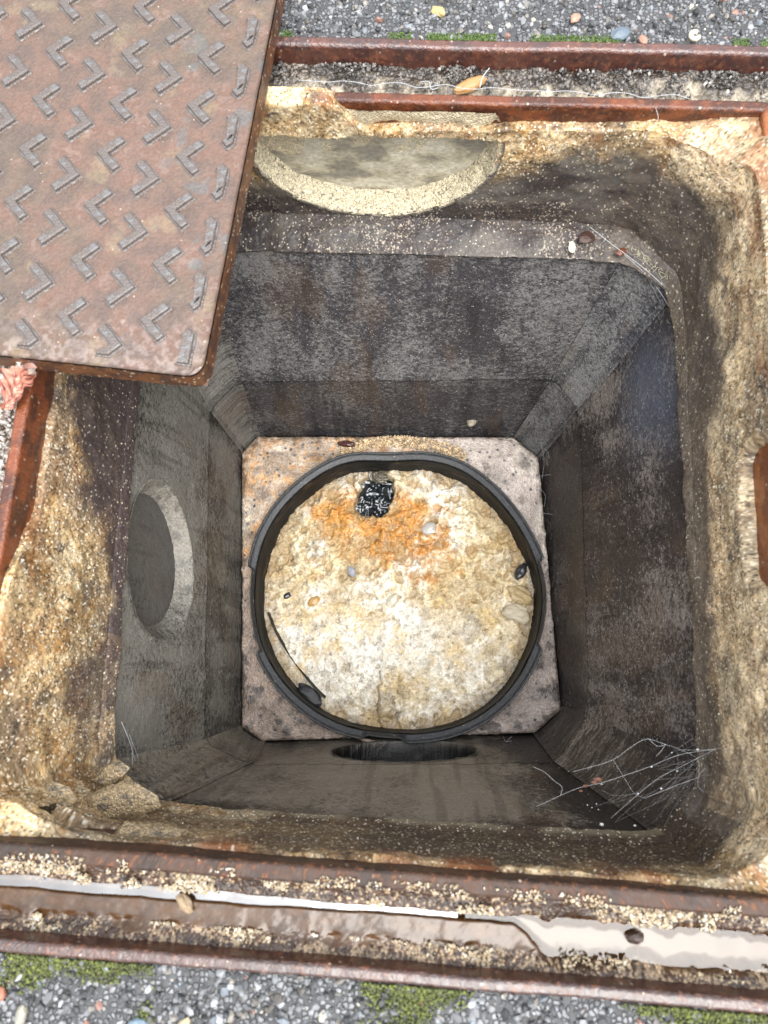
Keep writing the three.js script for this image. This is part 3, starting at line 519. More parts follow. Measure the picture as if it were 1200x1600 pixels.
{
  const half = 0.186;
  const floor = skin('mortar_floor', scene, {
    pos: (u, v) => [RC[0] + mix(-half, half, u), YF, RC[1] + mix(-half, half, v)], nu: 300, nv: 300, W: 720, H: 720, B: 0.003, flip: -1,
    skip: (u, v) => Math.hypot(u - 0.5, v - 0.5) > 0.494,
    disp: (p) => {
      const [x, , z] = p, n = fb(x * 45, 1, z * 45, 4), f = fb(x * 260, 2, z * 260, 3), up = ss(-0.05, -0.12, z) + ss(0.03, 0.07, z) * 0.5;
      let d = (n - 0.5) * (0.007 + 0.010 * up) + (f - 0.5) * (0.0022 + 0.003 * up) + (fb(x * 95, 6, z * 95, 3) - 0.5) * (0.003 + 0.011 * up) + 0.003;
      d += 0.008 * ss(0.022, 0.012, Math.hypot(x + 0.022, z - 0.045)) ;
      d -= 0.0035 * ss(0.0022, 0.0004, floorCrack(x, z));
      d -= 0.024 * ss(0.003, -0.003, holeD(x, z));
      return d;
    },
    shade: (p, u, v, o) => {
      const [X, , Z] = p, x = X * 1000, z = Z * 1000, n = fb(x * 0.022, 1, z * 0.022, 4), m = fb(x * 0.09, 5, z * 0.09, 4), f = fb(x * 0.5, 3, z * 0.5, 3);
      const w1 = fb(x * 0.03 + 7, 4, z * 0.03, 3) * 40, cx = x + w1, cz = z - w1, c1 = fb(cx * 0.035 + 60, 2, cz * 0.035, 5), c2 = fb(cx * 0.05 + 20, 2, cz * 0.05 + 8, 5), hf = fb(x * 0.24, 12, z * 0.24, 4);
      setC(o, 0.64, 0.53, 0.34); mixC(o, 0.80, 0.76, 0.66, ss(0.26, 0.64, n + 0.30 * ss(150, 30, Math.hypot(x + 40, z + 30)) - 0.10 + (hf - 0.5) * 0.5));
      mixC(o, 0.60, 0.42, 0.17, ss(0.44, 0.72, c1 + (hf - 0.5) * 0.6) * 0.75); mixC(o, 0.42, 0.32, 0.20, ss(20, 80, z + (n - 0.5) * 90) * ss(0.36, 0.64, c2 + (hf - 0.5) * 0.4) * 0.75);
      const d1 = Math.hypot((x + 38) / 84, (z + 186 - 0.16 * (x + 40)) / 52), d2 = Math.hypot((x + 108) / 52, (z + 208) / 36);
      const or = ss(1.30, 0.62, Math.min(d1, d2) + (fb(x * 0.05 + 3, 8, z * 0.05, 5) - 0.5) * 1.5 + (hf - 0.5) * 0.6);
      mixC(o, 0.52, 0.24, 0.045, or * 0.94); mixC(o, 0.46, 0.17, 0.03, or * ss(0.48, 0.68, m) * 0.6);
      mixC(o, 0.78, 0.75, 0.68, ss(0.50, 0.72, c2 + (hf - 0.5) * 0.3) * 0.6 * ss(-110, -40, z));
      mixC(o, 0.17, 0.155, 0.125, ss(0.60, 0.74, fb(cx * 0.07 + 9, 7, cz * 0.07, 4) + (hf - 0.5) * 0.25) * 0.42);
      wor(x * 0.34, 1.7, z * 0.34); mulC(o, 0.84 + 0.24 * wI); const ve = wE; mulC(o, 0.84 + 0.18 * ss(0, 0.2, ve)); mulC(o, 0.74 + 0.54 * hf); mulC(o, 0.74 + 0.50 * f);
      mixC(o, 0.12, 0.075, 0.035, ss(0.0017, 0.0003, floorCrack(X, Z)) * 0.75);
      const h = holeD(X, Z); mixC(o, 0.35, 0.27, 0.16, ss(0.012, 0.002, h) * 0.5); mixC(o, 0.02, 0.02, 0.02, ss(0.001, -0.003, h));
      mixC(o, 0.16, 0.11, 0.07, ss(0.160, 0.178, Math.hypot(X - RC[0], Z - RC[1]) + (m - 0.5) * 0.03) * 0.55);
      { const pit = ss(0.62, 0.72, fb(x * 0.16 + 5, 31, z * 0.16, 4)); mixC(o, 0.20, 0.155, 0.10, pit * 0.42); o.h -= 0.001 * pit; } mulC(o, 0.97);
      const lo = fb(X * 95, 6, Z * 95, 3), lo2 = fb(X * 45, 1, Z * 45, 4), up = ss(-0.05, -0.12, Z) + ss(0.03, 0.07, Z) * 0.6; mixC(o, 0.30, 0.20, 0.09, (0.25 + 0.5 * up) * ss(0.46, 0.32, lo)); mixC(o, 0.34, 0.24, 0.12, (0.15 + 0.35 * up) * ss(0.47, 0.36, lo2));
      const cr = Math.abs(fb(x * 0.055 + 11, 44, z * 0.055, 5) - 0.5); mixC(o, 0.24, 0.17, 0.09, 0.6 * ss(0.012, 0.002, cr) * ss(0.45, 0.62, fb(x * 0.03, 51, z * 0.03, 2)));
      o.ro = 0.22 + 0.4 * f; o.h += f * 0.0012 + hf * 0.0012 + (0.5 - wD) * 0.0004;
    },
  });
  tag(floor, 'cream mortar floor with an orange rust stain, filling the black ring', 'mortar floor');
  // dark water in the outlet and a clear swirl above it
  const g = new THREE.PlaneGeometry(0.054, 0.064, 90, 100); g.rotateX(-Math.PI / 2); const q = g.attributes.position;
  for (let i = 0; i < q.count; i++) { const x = q.getX(i) * 1000, z = q.getZ(i) * 1000; q.setY(i, (vn(x * 0.10, 2, z * 0.14) - 0.5) * 0.0060 + (vn(x * 0.24, 6, z * 0.3) - 0.5) * 0.0022); }
  g.translate(HOLE[0], YF - 0.0075, HOLE[1]); g.computeVertexNormals();
  tag(mesh('water_outlet', g, std(0.006, 0.010, 0.013, 0.0, { ior: 1.7 })), 'glossy black rippling water in the small hole at the top of the cream floor', 'water');
  const s = new THREE.SphereGeometry(0.0165, 40, 20, 0, Math.PI * 2, 0, Math.PI / 2), sp = s.attributes.position;
  for (let i = 0; i < sp.count; i++) { const x = sp.getX(i), y = sp.getY(i), z = sp.getZ(i), k = 1 + (fb(x * 230, y * 230, z * 230, 2) - 0.5) * 0.5; sp.setXYZ(i, x * k, y * 0.35 * k + 0.0016 * Math.sin(Math.atan2(z, x) * 3 + Math.hypot(x, z) * 700), z * 0.8 * k); }
  s.translate(-0.0555, YF + 0.001, -0.2640); s.computeVertexNormals();
  tag(mesh('water_swirl', s, std(0.10, 0.088, 0.062, 0.02, { ior: 1.6 })), 'clear brownish swirl of water between the black hole and the top of the ring', 'water');
}

// ================================================================= COVER
const cover = thing('access_cover', 'rusty brown iron access cover with raised angled lugs, slid aside over the upper left corner', 'manhole cover');
{
  const phi = 0.0715, A = [Math.sin(phi), -Math.cos(phi)], Bv = [-Math.cos(phi), -Math.sin(phi)], C0 = [-0.1608, -0.1968], YT = 0.0225, SZ = 0.672, rc = 0.013;
  cover.position.set(C0[0], 0, C0[1]);
  const W2 = (s, w) => [A[0] * s + Bv[0] * w, A[1] * s + Bv[1] * w];     // local: s up along the right edge, w to the left along the lower edge
  // top sheet, rounded corner at s=0,w=0
  const coverShade = (p, u, v, o) => {
    const x = (p[0] + C0[0]) * 1000, z = (p[2] + C0[1]) * 1000, n = fb(x * 0.018, 1, z * 0.018, 4), m = fb(x * 0.07, 3, z * 0.07, 4), f = fb(x * 0.7, 3, z * 0.7, 3);
    setC(o, 0.124, 0.075, 0.055); mixC(o, 0.104, 0.075, 0.053, ss(0.40, 0.64, n)); mixC(o, 0.135, 0.068, 0.046, ss(0.48, 0.70, m) * 0.45); mixC(o, 0.080, 0.056, 0.046, ss(0.52, 0.32, m) * 0.6);
    mixC(o, 0.085, 0.105, 0.11, ss(0.62, 0.74, fb(x * 0.045 + 70, 9, z * 0.045, 3)) * 0.5 * ss(-250, -180, x)); mixC(o, 0.22, 0.17, 0.10, ss(0.62, 0.80, fb(x * 0.05, 20, z * 0.05, 4)) * 0.4);
    const edge = ss(-265, -200, z + (m - 0.5) * 60) * 0.75 + ss(0.56, 0.75, m) * 0.3; mixC(o, 0.27, 0.22, 0.20, 0.6 * edge * ss(0.42, 0.66, fb(x * 0.28, 31, z * 0.28, 3)));
    mulC(o, 0.72 + 0.55 * f); wor(x * 0.33, 1, z * 0.33); if (wI > 0.92 && wD < 0.12 + 0.8 * (wI - 0.92) * 2) mixC(o, 0.50, 0.42, 0.35, 0.8);
    o.ro = 0.30 + 0.30 * m; o.h = f * 0.0005 + m * 0.0006 + (wI > 0.90 && wD < 0.27 ? 0.0005 : 0);
  };
  const inset = (s, w) => { let d = Math.min(s, w, SZ - s, SZ - w); if (s < rc && w < rc) d = Math.min(d, rc - Math.hypot(rc - s, rc - w)); return d; };
  const R = 0.42;                                                        // finely meshed part near the visible corner
  const top = (s0, s1, w0, w1, nu, nv, W, H) => skin('plate', cover, {
    pos: (u, v) => { let s = mix(s0, s1, u), w = mix(w0, w1, v); if (s < rc && w < rc) { const k = Math.max(rc - s, rc - w), l = Math.hypot(rc - s, rc - w) || 1; s = rc - (rc - s) * k / l; w = rc - (rc - w) * k / l; } const q = W2(s, w); return [q[0], YT, q[1]]; },
    nu, nv, W, H, B: 0.0016, flip: -1, shade: coverShade,
    disp: (p, u, v) => { const d = inset(mix(s0, s1, u), mix(w0, w1, v)); return (fb(p[0] * 90, 3, p[2] * 90, 3) - 0.5) * 0.0012 - 0.002 * Math.pow(ss(0.0025, 0, d), 1.5) + 0.0007 * ss(0.011, 0.006, d); } });
  top(0, R, 0, R, 400, 400, 820, 820).material.ior = 1.55; 
  const coarse = [];
  const cmat = std(0.11, 0.070, 0.053, 0.45);
  const flat = (s0, s1, w0, w1) => skin('plate', cover, { pos: (u, v) => { const q = W2(mix(s0, s1, u), mix(w0, w1, v)); return [q[0], YT, q[1]]; }, nu: 30, nv: 30, flip: -1, mat: cmat });
  flat(R, SZ, 0, R); flat(0, SZ, R, SZ);
  // edge band right round, and the underside
  const path = []; const N = 12;
  for (let i = 0; i <= N; i++) { const a = i / N * Math.PI / 2; path.push([rc - rc * Math.sin(a), rc - rc * Math.cos(a)]); }   // from w=0 side to s=0 side
  const seg = (a, b, n) => { const r = []; for (let i = 0; i < n; i++) r.push([mix(a[0], b[0], i / n), mix(a[1], b[1], i / n)]); return r; };
  const loop = [...seg([SZ, 0], [rc, 0], 160), ...path, ...seg([0, rc], [0, SZ], 160).slice(1), ...seg([0, SZ], [SZ, SZ], 8), ...seg([SZ, SZ], [SZ, 0], 8), [SZ, 0]];
  const edgeShade = (p, u, v, o) => { const x = p[0] * 1000, y = p[1] * 1000, z = p[2] * 1000, m = fb(x * 0.1, y * 0.1, z * 0.1, 4), f = fb(x * 0.8, y * 0.8, z * 0.8, 2); setC(o, 0.125, 0.050, 0.020); mixC(o, 0.065, 0.030, 0.018, ss(0.45, 0.6, m)); mulC(o, 0.6 + 0.8 * f); wor(x * 0.35, y * 0.35, z * 0.35); if (wI > 0.84 && wD < 0.36) mixC(o, 0.5, 0.42, 0.32, 0.75); o.ro = 0.32 + 0.3 * f; o.h = 0.0008 * m + 0.0005 * f; };
  skin('edge', cover, { pos: (u, v) => { const k = u * (loop.length - 1), i = Math.min(Math.floor(k), loop.length - 2), f = k - i, s = mix(loop[i][0], loop[i + 1][0], f), w = mix(loop[i][1], loop[i + 1][1], f), q = W2(s, w); return [q[0], mix(YT - 0.0016, 0.0022, v), q[1]]; }, nu: loop.length - 1, nv: 14, W: 1600, H: 48, B: 0.0016, flip: -1, shade: edgeShade, disp: (p) => (fb(p[0] * 160, p[1] * 160, p[2] * 160, 3) - 0.5) * 0.0012 });
  skin('underside', cover, { pos: (u, v) => { const q = W2(mix(0.002, SZ - 0.002, u), mix(0.002, SZ - 0.002, v)); return [q[0], 0.0024, q[1]]; }, nu: 8, nv: 8, flip: 1, mat: cmat });

  // raised angle lugs
  const lugMat = (() => { const m = bake(256, 256, (u, v, o) => { const n = fb(u * 14, v * 14, 2, 4), f = fb(u * 60, v * 60, 4, 2); setC(o, 0.082, 0.066, 0.058); mixC(o, 0.112, 0.110, 0.110, ss(0.50, 0.70, n)); mixC(o, 0.092, 0.068, 0.056, ss(0.50, 0.34, n) * 0.85); mulC(o, 0.75 + 0.5 * f); o.ro = 0.20 + 0.22 * f; o.h = f * 0.0005; }, 0.001, true); m.ior = 1.75; return m; })();
  const d1 = [-0.67, -0.742], d2 = [-0.742, 0.67];
  const L = [[0, 0], [d1[0] * 22, d1[1] * 22]]; { const w = 6.4; L.push([d1[0] * 22 + d2[0] * w, d1[1] * 22 + d2[1] * w], [d1[0] * w + d2[0] * w, d1[1] * w + d2[1] * w], [d1[0] * w + d2[0] * 22.5, d1[1] * w + d2[1] * 22.5], [d2[0] * 22.5, d2[1] * 22.5]); }
  const clip = (P, f) => { const r = []; for (let i = 0; i < P.length; i++) { const a = P[i], b = P[(i + 1) % P.length], fa = f(a), fbv = f(b); if (fa >= 0) r.push(a); if ((fa >= 0) !== (fbv >= 0)) { const t = fa / (fa - fbv); r.push([mix(a[0], b[0], t), mix(a[1], b[1], t)]); } } return r; };
  const build = (P) => { const s = new THREE.Shape(P.map(([x, z]) => new THREE.Vector2(x / 1000, -z / 1000))); let g = new THREE.ExtrudeGeometry(s, { depth: 0.0022, bevelEnabled: true, bevelThickness: 0.0014, bevelSize: 0.0011, bevelOffset: -0.0009, bevelSegments: 3, curveSegments: 4 }); const sk = new THREE.ExtrudeGeometry(s, { depth: 0.0003, bevelEnabled: true, bevelThickness: 0.0008, bevelSize: 0.0016, bevelOffset: 0.0002, bevelSegments: 2, curveSegments: 4 }); g = mergeGeometries([g, sk]); g.rotateX(-Math.PI / 2); const uv = g.attributes.uv; for (let i = 0; i < uv.count; i++) uv.setXY(i, uv.getX(i) * 16, uv.getY(i) * 16); return g; };
  const whole = build(L), o0 = [-0.3401, -0.5029], ei = [0.0633, 0.0016], ej = [-0.00326, 0.04657], margin = 0.0115;
  for (let j = -3; j < 9; j++) for (let i = -4; i < 6; i++) for (let k = 0; k < 2; k++) {
    const fi = i + (k ? 0.48 : 0), fj = j + (k ? 0.58 : 0), s = k ? -1 : 1, cx = o0[0] + ei[0] * fi + ej[0] * fj + s * 0.0105, cz = o0[1] + ei[1] * fi + ej[1] * fj + s * 0.0008;
    const toSW = ([x, z]) => { const dx = cx + s * x / 1000 - C0[0], dz = cz + s * z / 1000 - C0[1]; return [dx * A[0] + dz * A[1], dx * Bv[0] + dz * Bv[1]]; };
    const q = L.map(toSW); if (q.some(([a, b]) => a > SZ - margin || b > 0.44)) continue;
    const inside = q.every(([a, b]) => a > margin && b > margin); let g = whole;
    if (!inside) {
      let P = clip(L, (p) => toSW(p)[1] - margin); if (P.length > 2) P = clip(P, (p) => toSW(p)[0] - margin * 0.8); P = P.filter((p, n) => Math.hypot(p[0] - P[(n + 1) % P.length][0], p[1] - P[(n + 1) % P.length][1]) > 1.6); if (P.length < 4) continue;
      let ar = 0; for (let n = 0; n < P.length; n++) { const a = P[n], b = P[(n + 1) % P.length]; ar += a[0] * b[1] - a[1] * b[0]; } if (Math.abs(ar) < 90) continue; g = build(P);
    }
    const m = mesh('lug', g, lugMat, cover); m.position.set(cx - C0[0], YT - 0.0004, cz - C0[1]); if (k) m.rotation.y = Math.PI;
  }
}

// ================================================================= LOOSE THINGS
const sandGeo = [1, 2, 3].map((s) => stone(1, 1.1, 0.8, 1, s + 20, 0, 0.5));
const sandC = () => { const t = rnd(), b = rr(0.5, 1.15); return t < 0.55 ? [0.46 * b, 0.37 * b, 0.25 * b] : t < 0.8 ? [0.34 * b, 0.25 * b, 0.15 * b] : t < 0.93 ? [0.58 * b, 0.54 * b, 0.46 * b] : [0.10 * b, 0.08 * b, 0.06 * b]; };
{
  const L = [];
  const n2 = (x, z) => fb(x * 70, 3, z * 70, 3);
  for (let i = 0; i < 14000; i++) {                               // sand strewn along the lower groove
    const x = rr(-0.35, 0.30), near = rnd() < 0.42, z = near ? rr(0.1745, 0.185) : rr(0.1425, 0.1550); if (n2(x, z) < (near ? 0.57 : 0.50) + rr(0, 0.09)) continue;
    const wet = x > 0.08 && near ? 0.45 : 1; if (rnd() > wet) continue;
    L.push([x, CH + 0.0042 + 0.002 * n2(x, z), z, rr(0.0005, 0.0014), ...sandC()]);
  }
  for (let i = 0; i < 1500; i++) { const x = rr(-0.33, 0.28), z = rr(0.1365, 0.143); if (n2(x + 2, z) > 0.58) L.push([x, -0.0085, z, rr(0.0005, 0.0011), ...sandC()]); }
  grains('sand', scene, sandGeo, L, 0.25, 'loose wet sand grains strewn along the groove below the chamber', 'sand');
  const M = [];
  for (let i = 0; i < 1900; i++) { const x = rr(-0.14, 0.29), z = mix(-0.507, -0.480, Math.pow(rnd(), 1.6)), n = n2(x, z); if (n < 0.50) continue; const b = rr(0.02, 0.20) * (rnd() < 0.08 ? 2.5 : 1); M.push([x, CH + 0.003 + 0.006 * ss(-0.478, -0.506, z) * n, z, rr(0.0005, 0.0017), b, b * 0.92, b * 0.85]); }
  grains('grit', scene, sandGeo, M, 0.35, 'dark wet grit and soil lying in the groove above the chamber', 'grit');
  const K = [];
  for (let i = 0; i < 2600; i++) { const x = rr(-0.354, -0.312), z = rr(-0.25, 0.15); if (n2(x, z) < 0.46) continue; const b = rr(0.5, 1.2), c = rnd() < 0.7 ? [0.46, 0.42, 0.38] : [0.2, 0.14, 0.11]; K.push([x, CH + 0.008 + rr(0, 0.003), z, rr(0.0008, 0.0026), c[0] * b, c[1] * b, c[2] * b]); }
  grains('crust', scene, sandGeo, K, 0.5, 'pale gritty crust in the groove left of the chamber', 'grit');
  // coarse grains standing out of the front and side mortar
  const Q = [];
  for (let i = 0; i < 1100; i++) { const t = rr(0, 8), v = rr(0.11, 0.6), p = collarPos(t, v); if (darkness(p, t) > rr(0, 1.1)) continue; if (t < 1 && Math.hypot((p[0] - DISC.x) / DISC.rx, (p[1] - DISC.y) / DISC.ry) < 1.15) continue; if (t > 1.5 && t < 3.5 && slotD(p) < 0.002) continue; Q.push([p[0], p[1], p[2], rr(0.0004, 0.0010), ...sandC()]); }
  grains('coarse_sand', collar, sandGeo, Q, 0.28);
  // small grains and flecks loose on the base slab and floor
  const F = [];
  for (let i = 0; i < 900; i++) { const a = rr(-2.0, -1.15), r = rr(0.1965, 0.212); F.push([RC[0] + r * Math.cos(a), YB + 0.002, RC[1] + r * Math.sin(a), rr(0.0006, 0.0022), ...((k) => [0.5 * k, 0.37 * k, 0.22 * k])(rr(0.4, 1.25))]); }
  grains('gravel', scene, sandGeo, F, 0.5, 'tan crumbs heaped on the slab above the black ring', 'gravel');
}
{ // moss along the outside of the frame
  const L = [], g = [1, 2].map((s) => stone(1, 0.8, 1.1, 0.8, s + 60, 0, 0.7));
  for (let i = 0; i < 26000; i++) {
    const x = rr(-0.33, 0.31), d = Math.pow(rnd(), 1.4) * 0.034, z = FR.z1 + 0.001 + d; const n = fb(x * 26 + 4, 3, z * 20, 3) + 0.10 * ss(0.02, 0.0, d);
    if (n < 0.485 + d * 4.0 + rr(0, 0.17)) continue; const b = rr(0.4, 1.3), y = rnd() < 0.3 ? 1.5 : 1; L.push([x, -0.003 + rr(0, 0.0022), z, rr(0.0005, 0.0013), 0.095 * b * y, 0.110 * b * y, 0.032 * b]);
  }
  for (let i = 0; i < 5000; i++) { const x = rr(-0.14, 0.29), d = Math.pow(rnd(), 2) * 0.007, z = FR.z0 - 0.0005 - d; if (fb(x * 30, 9, 1, 3) < 0.56) continue; const b = rr(0.4, 1.2); L.push([x, -0.003 + rr(0, 0.002), z, rr(0.0005, 0.0011), 0.08 * b, 0.13 * b, 0.025 * b]); }
  grains('moss', scene, g, L, 0.6, 'bright green moss growing in patches along the frame edge on the asphalt', 'moss');
}
{ // single stones one can point to
  const one = (name, x, y, z, r, sq, col, label, cat, s, ro = 0.4, det = 2, ir = 0.8) => { const g = stone(r, sq[0], sq[1], sq[2], s, det, ir); g.rotateY(s * 1.7); const m = mesh(name, g, std(...col, ro)); m.position.set(x, y, z); return tag(m, label, cat); };
  const shell = new THREE.TorusGeometry(0.0034, 0.0019, 10, 24, 5.0); shell.rotateX(-Math.PI / 2); shell.rotateY(0.9);
  const sh = mesh('shell', shell, std(0.62, 0.56, 0.42, 0.35)); sh.position.set(0.2100, 0.0008, -0.5265); tag(sh, 'curled cream shell fragment on the asphalt above the top rim', 'shell');
  one('pebble', 0.1500, -0.001, -0.5290, 0.0068, [1.2, 0.5, 0.9], [0.10, 0.13, 0.16], 'flat blue grey chip on the asphalt above the top rim', 'pebble', 2, 0.4, 1);
  one('pebble', 0.1680, -0.001, -0.5225, 0.0044, [1.2, 0.6, 0.8], [0.30, 0.17, 0.12], 'pinkish chip touching the top rim beside the blue grey chip', 'pebble', 3);
  one('pebble', 0.2360, -0.001, -0.5690, 0.0052, [1, 0.7, 1], [0.30, 0.16, 0.12], 'red chip near the top edge, above and right of the shell', 'pebble', 4);
  one('pebble', 0.2900, -0.001, -0.5475, 0.0048, [1.1, 0.6, 0.8], [0.33, 0.17, 0.12], 'orange red chip on the asphalt right of the shell', 'pebble', 5);
  one('pebble', 0.1120, -0.001, -0.5440, 0.0040, [1.2, 0.6, 0.9], [0.32, 0.19, 0.13], 'small salmon chip on the asphalt left of the blue grey chip', 'pebble', 6);
  one('pebble', -0.0030, -0.001, -0.5480, 0.0056, [1.3, 0.5, 0.8], [0.40, 0.31, 0.14], 'yellow chip on the asphalt right of the cover', 'pebble', 7);
  one('pebble', -0.1320, -0.001, 0.2285, 0.0052, [1.3, 0.6, 0.8], [0.36, 0.30, 0.20], 'cream oval pebble on the asphalt below the moss, left of the brick chip', 'pebble', 8, 0.4, 1);
  one('brick_chip', -0.0930, -0.001, 0.2380, 0.0068, [1.2, 0.5, 0.9], [0.36, 0.15, 0.09], 'orange brick chip on the asphalt at the bottom edge', 'brick chip', 9, 0.5, 1);
  one('pebble', -0.2510, -0.001, 0.2180, 0.0045, [1, 0.7, 1], [0.33, 0.14, 0.09], 'orange chip on the asphalt at the bottom left corner', 'pebble', 10);
  one('pebble', -0.2350, -0.001, 0.2290, 0.0042, [1, 0.6, 1.6], [0.28, 0.26, 0.21], 'long pale chip on the asphalt near the bottom left corner', 'pebble', 11, 0.4, 1);
  one('pebble', -0.0010, -0.001, 0.2250, 0.0062, [1.3, 0.5, 0.9], [0.16, 0.20, 0.25], 'bluish chip on the asphalt below the mossy middle of the bottom rim', 'pebble', 12, 0.4, 1);
  one('pebble', -0.1600, -0.001, 0.2320, 0.0065, [1.3, 0.5, 1], [0.17, 0.23, 0.28], 'bluish grey chip on the asphalt left of the cream oval pebble', 'pebble', 13, 0.35, 1);
  one('dirt_clump', 0.1560, CH + 0.0035, 0.1625, 0.0045, [0.8, 0.8, 1.2], [0.035, 0.02, 0.015], 'dark clump of dirt standing in the wide bright puddle', 'dirt clump', 14, 0.4);
  one('pebble', 0.0170, YF + 0.009, -0.1890, 0.0085, [1.3, 0.35, 1], [0.30, 0.28, 0.25], 'glassy pale chip on the cream floor right of the orange stain', 'pebble', 15, 0.15, 1);
  one('pebble', -0.0850, YF + 0.007, -0.1240, 0.0060, [1.2, 0.5, 0.9], [0.26, 0.265, 0.30], 'small lilac grey chip on the cream floor below the orange stain', 'pebble', 16, 0.2, 1);
  one('pebble', -0.1340, YF + 0.006, -0.0820, 0.0074, [1.3, 0.45, 0.8], [0.40, 0.24, 0.08], 'orange tan chip on the left of the cream floor', 'pebble', 17, 0.35, 1);
  one('pebble', -0.1720, YF + 0.003, -0.0870, 0.0055, [0.7, 0.5, 1.2], [0.018, 0.02, 0.022], 'black chip near the left side of the cream floor', 'pebble', 18, 0.2, 1);
  one('pebble', -0.0270, YF + 0.008, -0.0880, 0.0078, [1.3, 0.45, 0.8], [0.50, 0.46, 0.36], 'wet rounded pebble in the middle of the cream floor', 'pebble', 19, 0.12);
  one('pebble', 0.1430, YF + 0.006, -0.1360, 0.0100, [0.7, 0.8, 1.3], [0.02, 0.023, 0.026], 'black lump against the right inside of the ring', 'pebble', 20, 0.3);
  one('mortar_lump', 0.1420, YF + 0.010, -0.1050, 0.0130, [0.8, 0.5, 1.2], [0.36, 0.27, 0.14], 'yellowish mortar lump below the black lump at the right of the floor', 'mortar lump', 21, 0.5, 3, 1.1);
  one('mortar_lump', 0.1380, YF + 0.010, -0.0800, 0.0150, [1.1, 0.5, 0.8], [0.42, 0.36, 0.26], 'pale mortar lump at the right edge of the floor beneath the yellowish one', 'mortar lump', 22, 0.5, 3, 1.1);
  one('flake', 0.0660, -0.3990, -0.3280, 0.0090, [1.2, 0.5, 0.8], [0.22, 0.19, 0.14], 'small grey flake on the slab edge below the back wall', 'flake', 23, 0.5, 1);
  one('dead_insect', -0.1000, YB + 0.004, -0.2930, 0.0075, [1.6, 0.55, 0.6], [0.05, 0.016, 0.012], 'reddish brown dead insect on the slab above the black ring', 'insect', 24, 0.3);
  one('flake', 0.1390, -0.1340, -0.4150, 0.0048, [1.3, 0.35, 0.8], [0.60, 0.55, 0.42], 'cream flake on the shelf under the back wall, near the corner', 'flake', 25, 0.5, 1);
  one('leaf_scrap', 0.1520, -0.1290, -0.4230, 0.0075, [1.2, 0.4, 1], [0.045, 0.02, 0.014], 'dark brown leaf scrap on the shelf just right of the cream flake', 'leaf scrap', 26, 0.5, 1);
  one('leaf_scrap', 0.1870, -0.1330, -0.4110, 0.0042, [1, 0.5, 1.3], [0.13, 0.04, 0.018], 'orange brown scrap caught in the cobweb at the back right corner', 'leaf scrap', 27, 0.4, 1);
  one('leaf_scrap', 0.0270, CH + 0.008, -0.4870, 0.0085, [1.8, 0.4, 0.7], [0.36, 0.20, 0.08], 'curled tan leaf scrap in the upper groove', 'leaf scrap', 28, 0.4);
  one('twig_stub', -0.1030, -0.0840, -0.4690, 0.0060, [0.22, 0.2, 1], [0.02, 0.016, 0.012], 'tiny black twig on the sunken disc in the back mortar', 'twig', 29, 0.6);
  one('mortar_crumb', -0.1420, CH + 0.006, 0.1610, 0.0046, [0.8, 0.7, 1.6], [0.26, 0.19, 0.115], 'tan crumb lying across the thin streak of water', 'mortar crumb', 30, 0.5, 3, 1.2);
  // pebble in the knock-out ledge
  one('pebble', -0.2755, -0.2560, -0.0800, 0.0065, [0.8, 0.9, 0.8], [0.34, 0.29, 0.20], 'small tan pebble stuck on the ledge of the left knock-out', 'pebble', 31, 0.5);
}
{ // broken mortar at the lower left corner
  const s0 = 4.3, mm = bake(256, 128, (u, v, o) => { wor(u * 40, v * 20, s0); setC(o, 0.30, 0.225, 0.13); mixC(o, 0.13, 0.105, 0.075, ss(0.5, 0.65, fb(u * 8, v * 5, s0, 3))); mulC(o, 0.5 + 0.8 * wI); mulC(o, 0.55 + 0.5 * ss(0, 0.3, wE)); o.ro = 0.4; o.h = (0.5 - wD) * 0.0014; }, 0.002, true);
  const piece = (x, y, z, r, sq, rot, label, s) => {
    const pts = []; for (let i = 0; i < 15; i++) { const a = i * 2.4 + s, yy = 1 - 2 * (i + 0.5) / 15, q = Math.sqrt(1 - yy * yy) * (0.72 + 0.5 * hs(i, s, 3)); pts.push(new THREE.Vector3(Math.cos(a) * q * r * sq[0], yy * r * sq[1] * 0.8, Math.sin(a) * q * r * sq[2])); }
    const g = new ConvexGeometry(pts), m = mesh('mortar_piece', g, mm); const p = g.attributes.position, uv = new THREE.BufferAttribute(new Float32Array(p.count * 2), 2); g.setAttribute('uv', uv); for (let i = 0; i < p.count; i++) uv.setXY(i, p.getX(i) / 0.07, (p.getZ(i) + p.getY(i)) / 0.035);
    m.position.set(x, y, z); m.rotation.set(...rot); tag(m, label, 'broken mortar');
  };
  piece(-0.222, -0.083, 0.1150, 0.042, [1.0, 0.15, 0.34], [0.3, 0.18, 0.1], 'long broken mortar piece wedged across the lower left corner, above the others', 41);
  piece(-0.268, -0.066, 0.1120, 0.026, [0.9, 0.3, 0.5], [0.2, 0.5, 0.1], 'crumbling mortar lump at the left end of the broken lower left corner', 42);
  piece(-0.185, -0.054, 0.1310, 0.030, [1.2, 0.4, 0.35], [0.5, 0.05, 0], 'rounded tan mortar lump under the right end of the broken piece', 43);
  piece(-0.236, -0.098, 0.0960, 0.016, [1.3, 0.35, 0.6], [0, 0.5, 0.2], 'small olive mortar chip on the lip beside the left wall', 44);
}
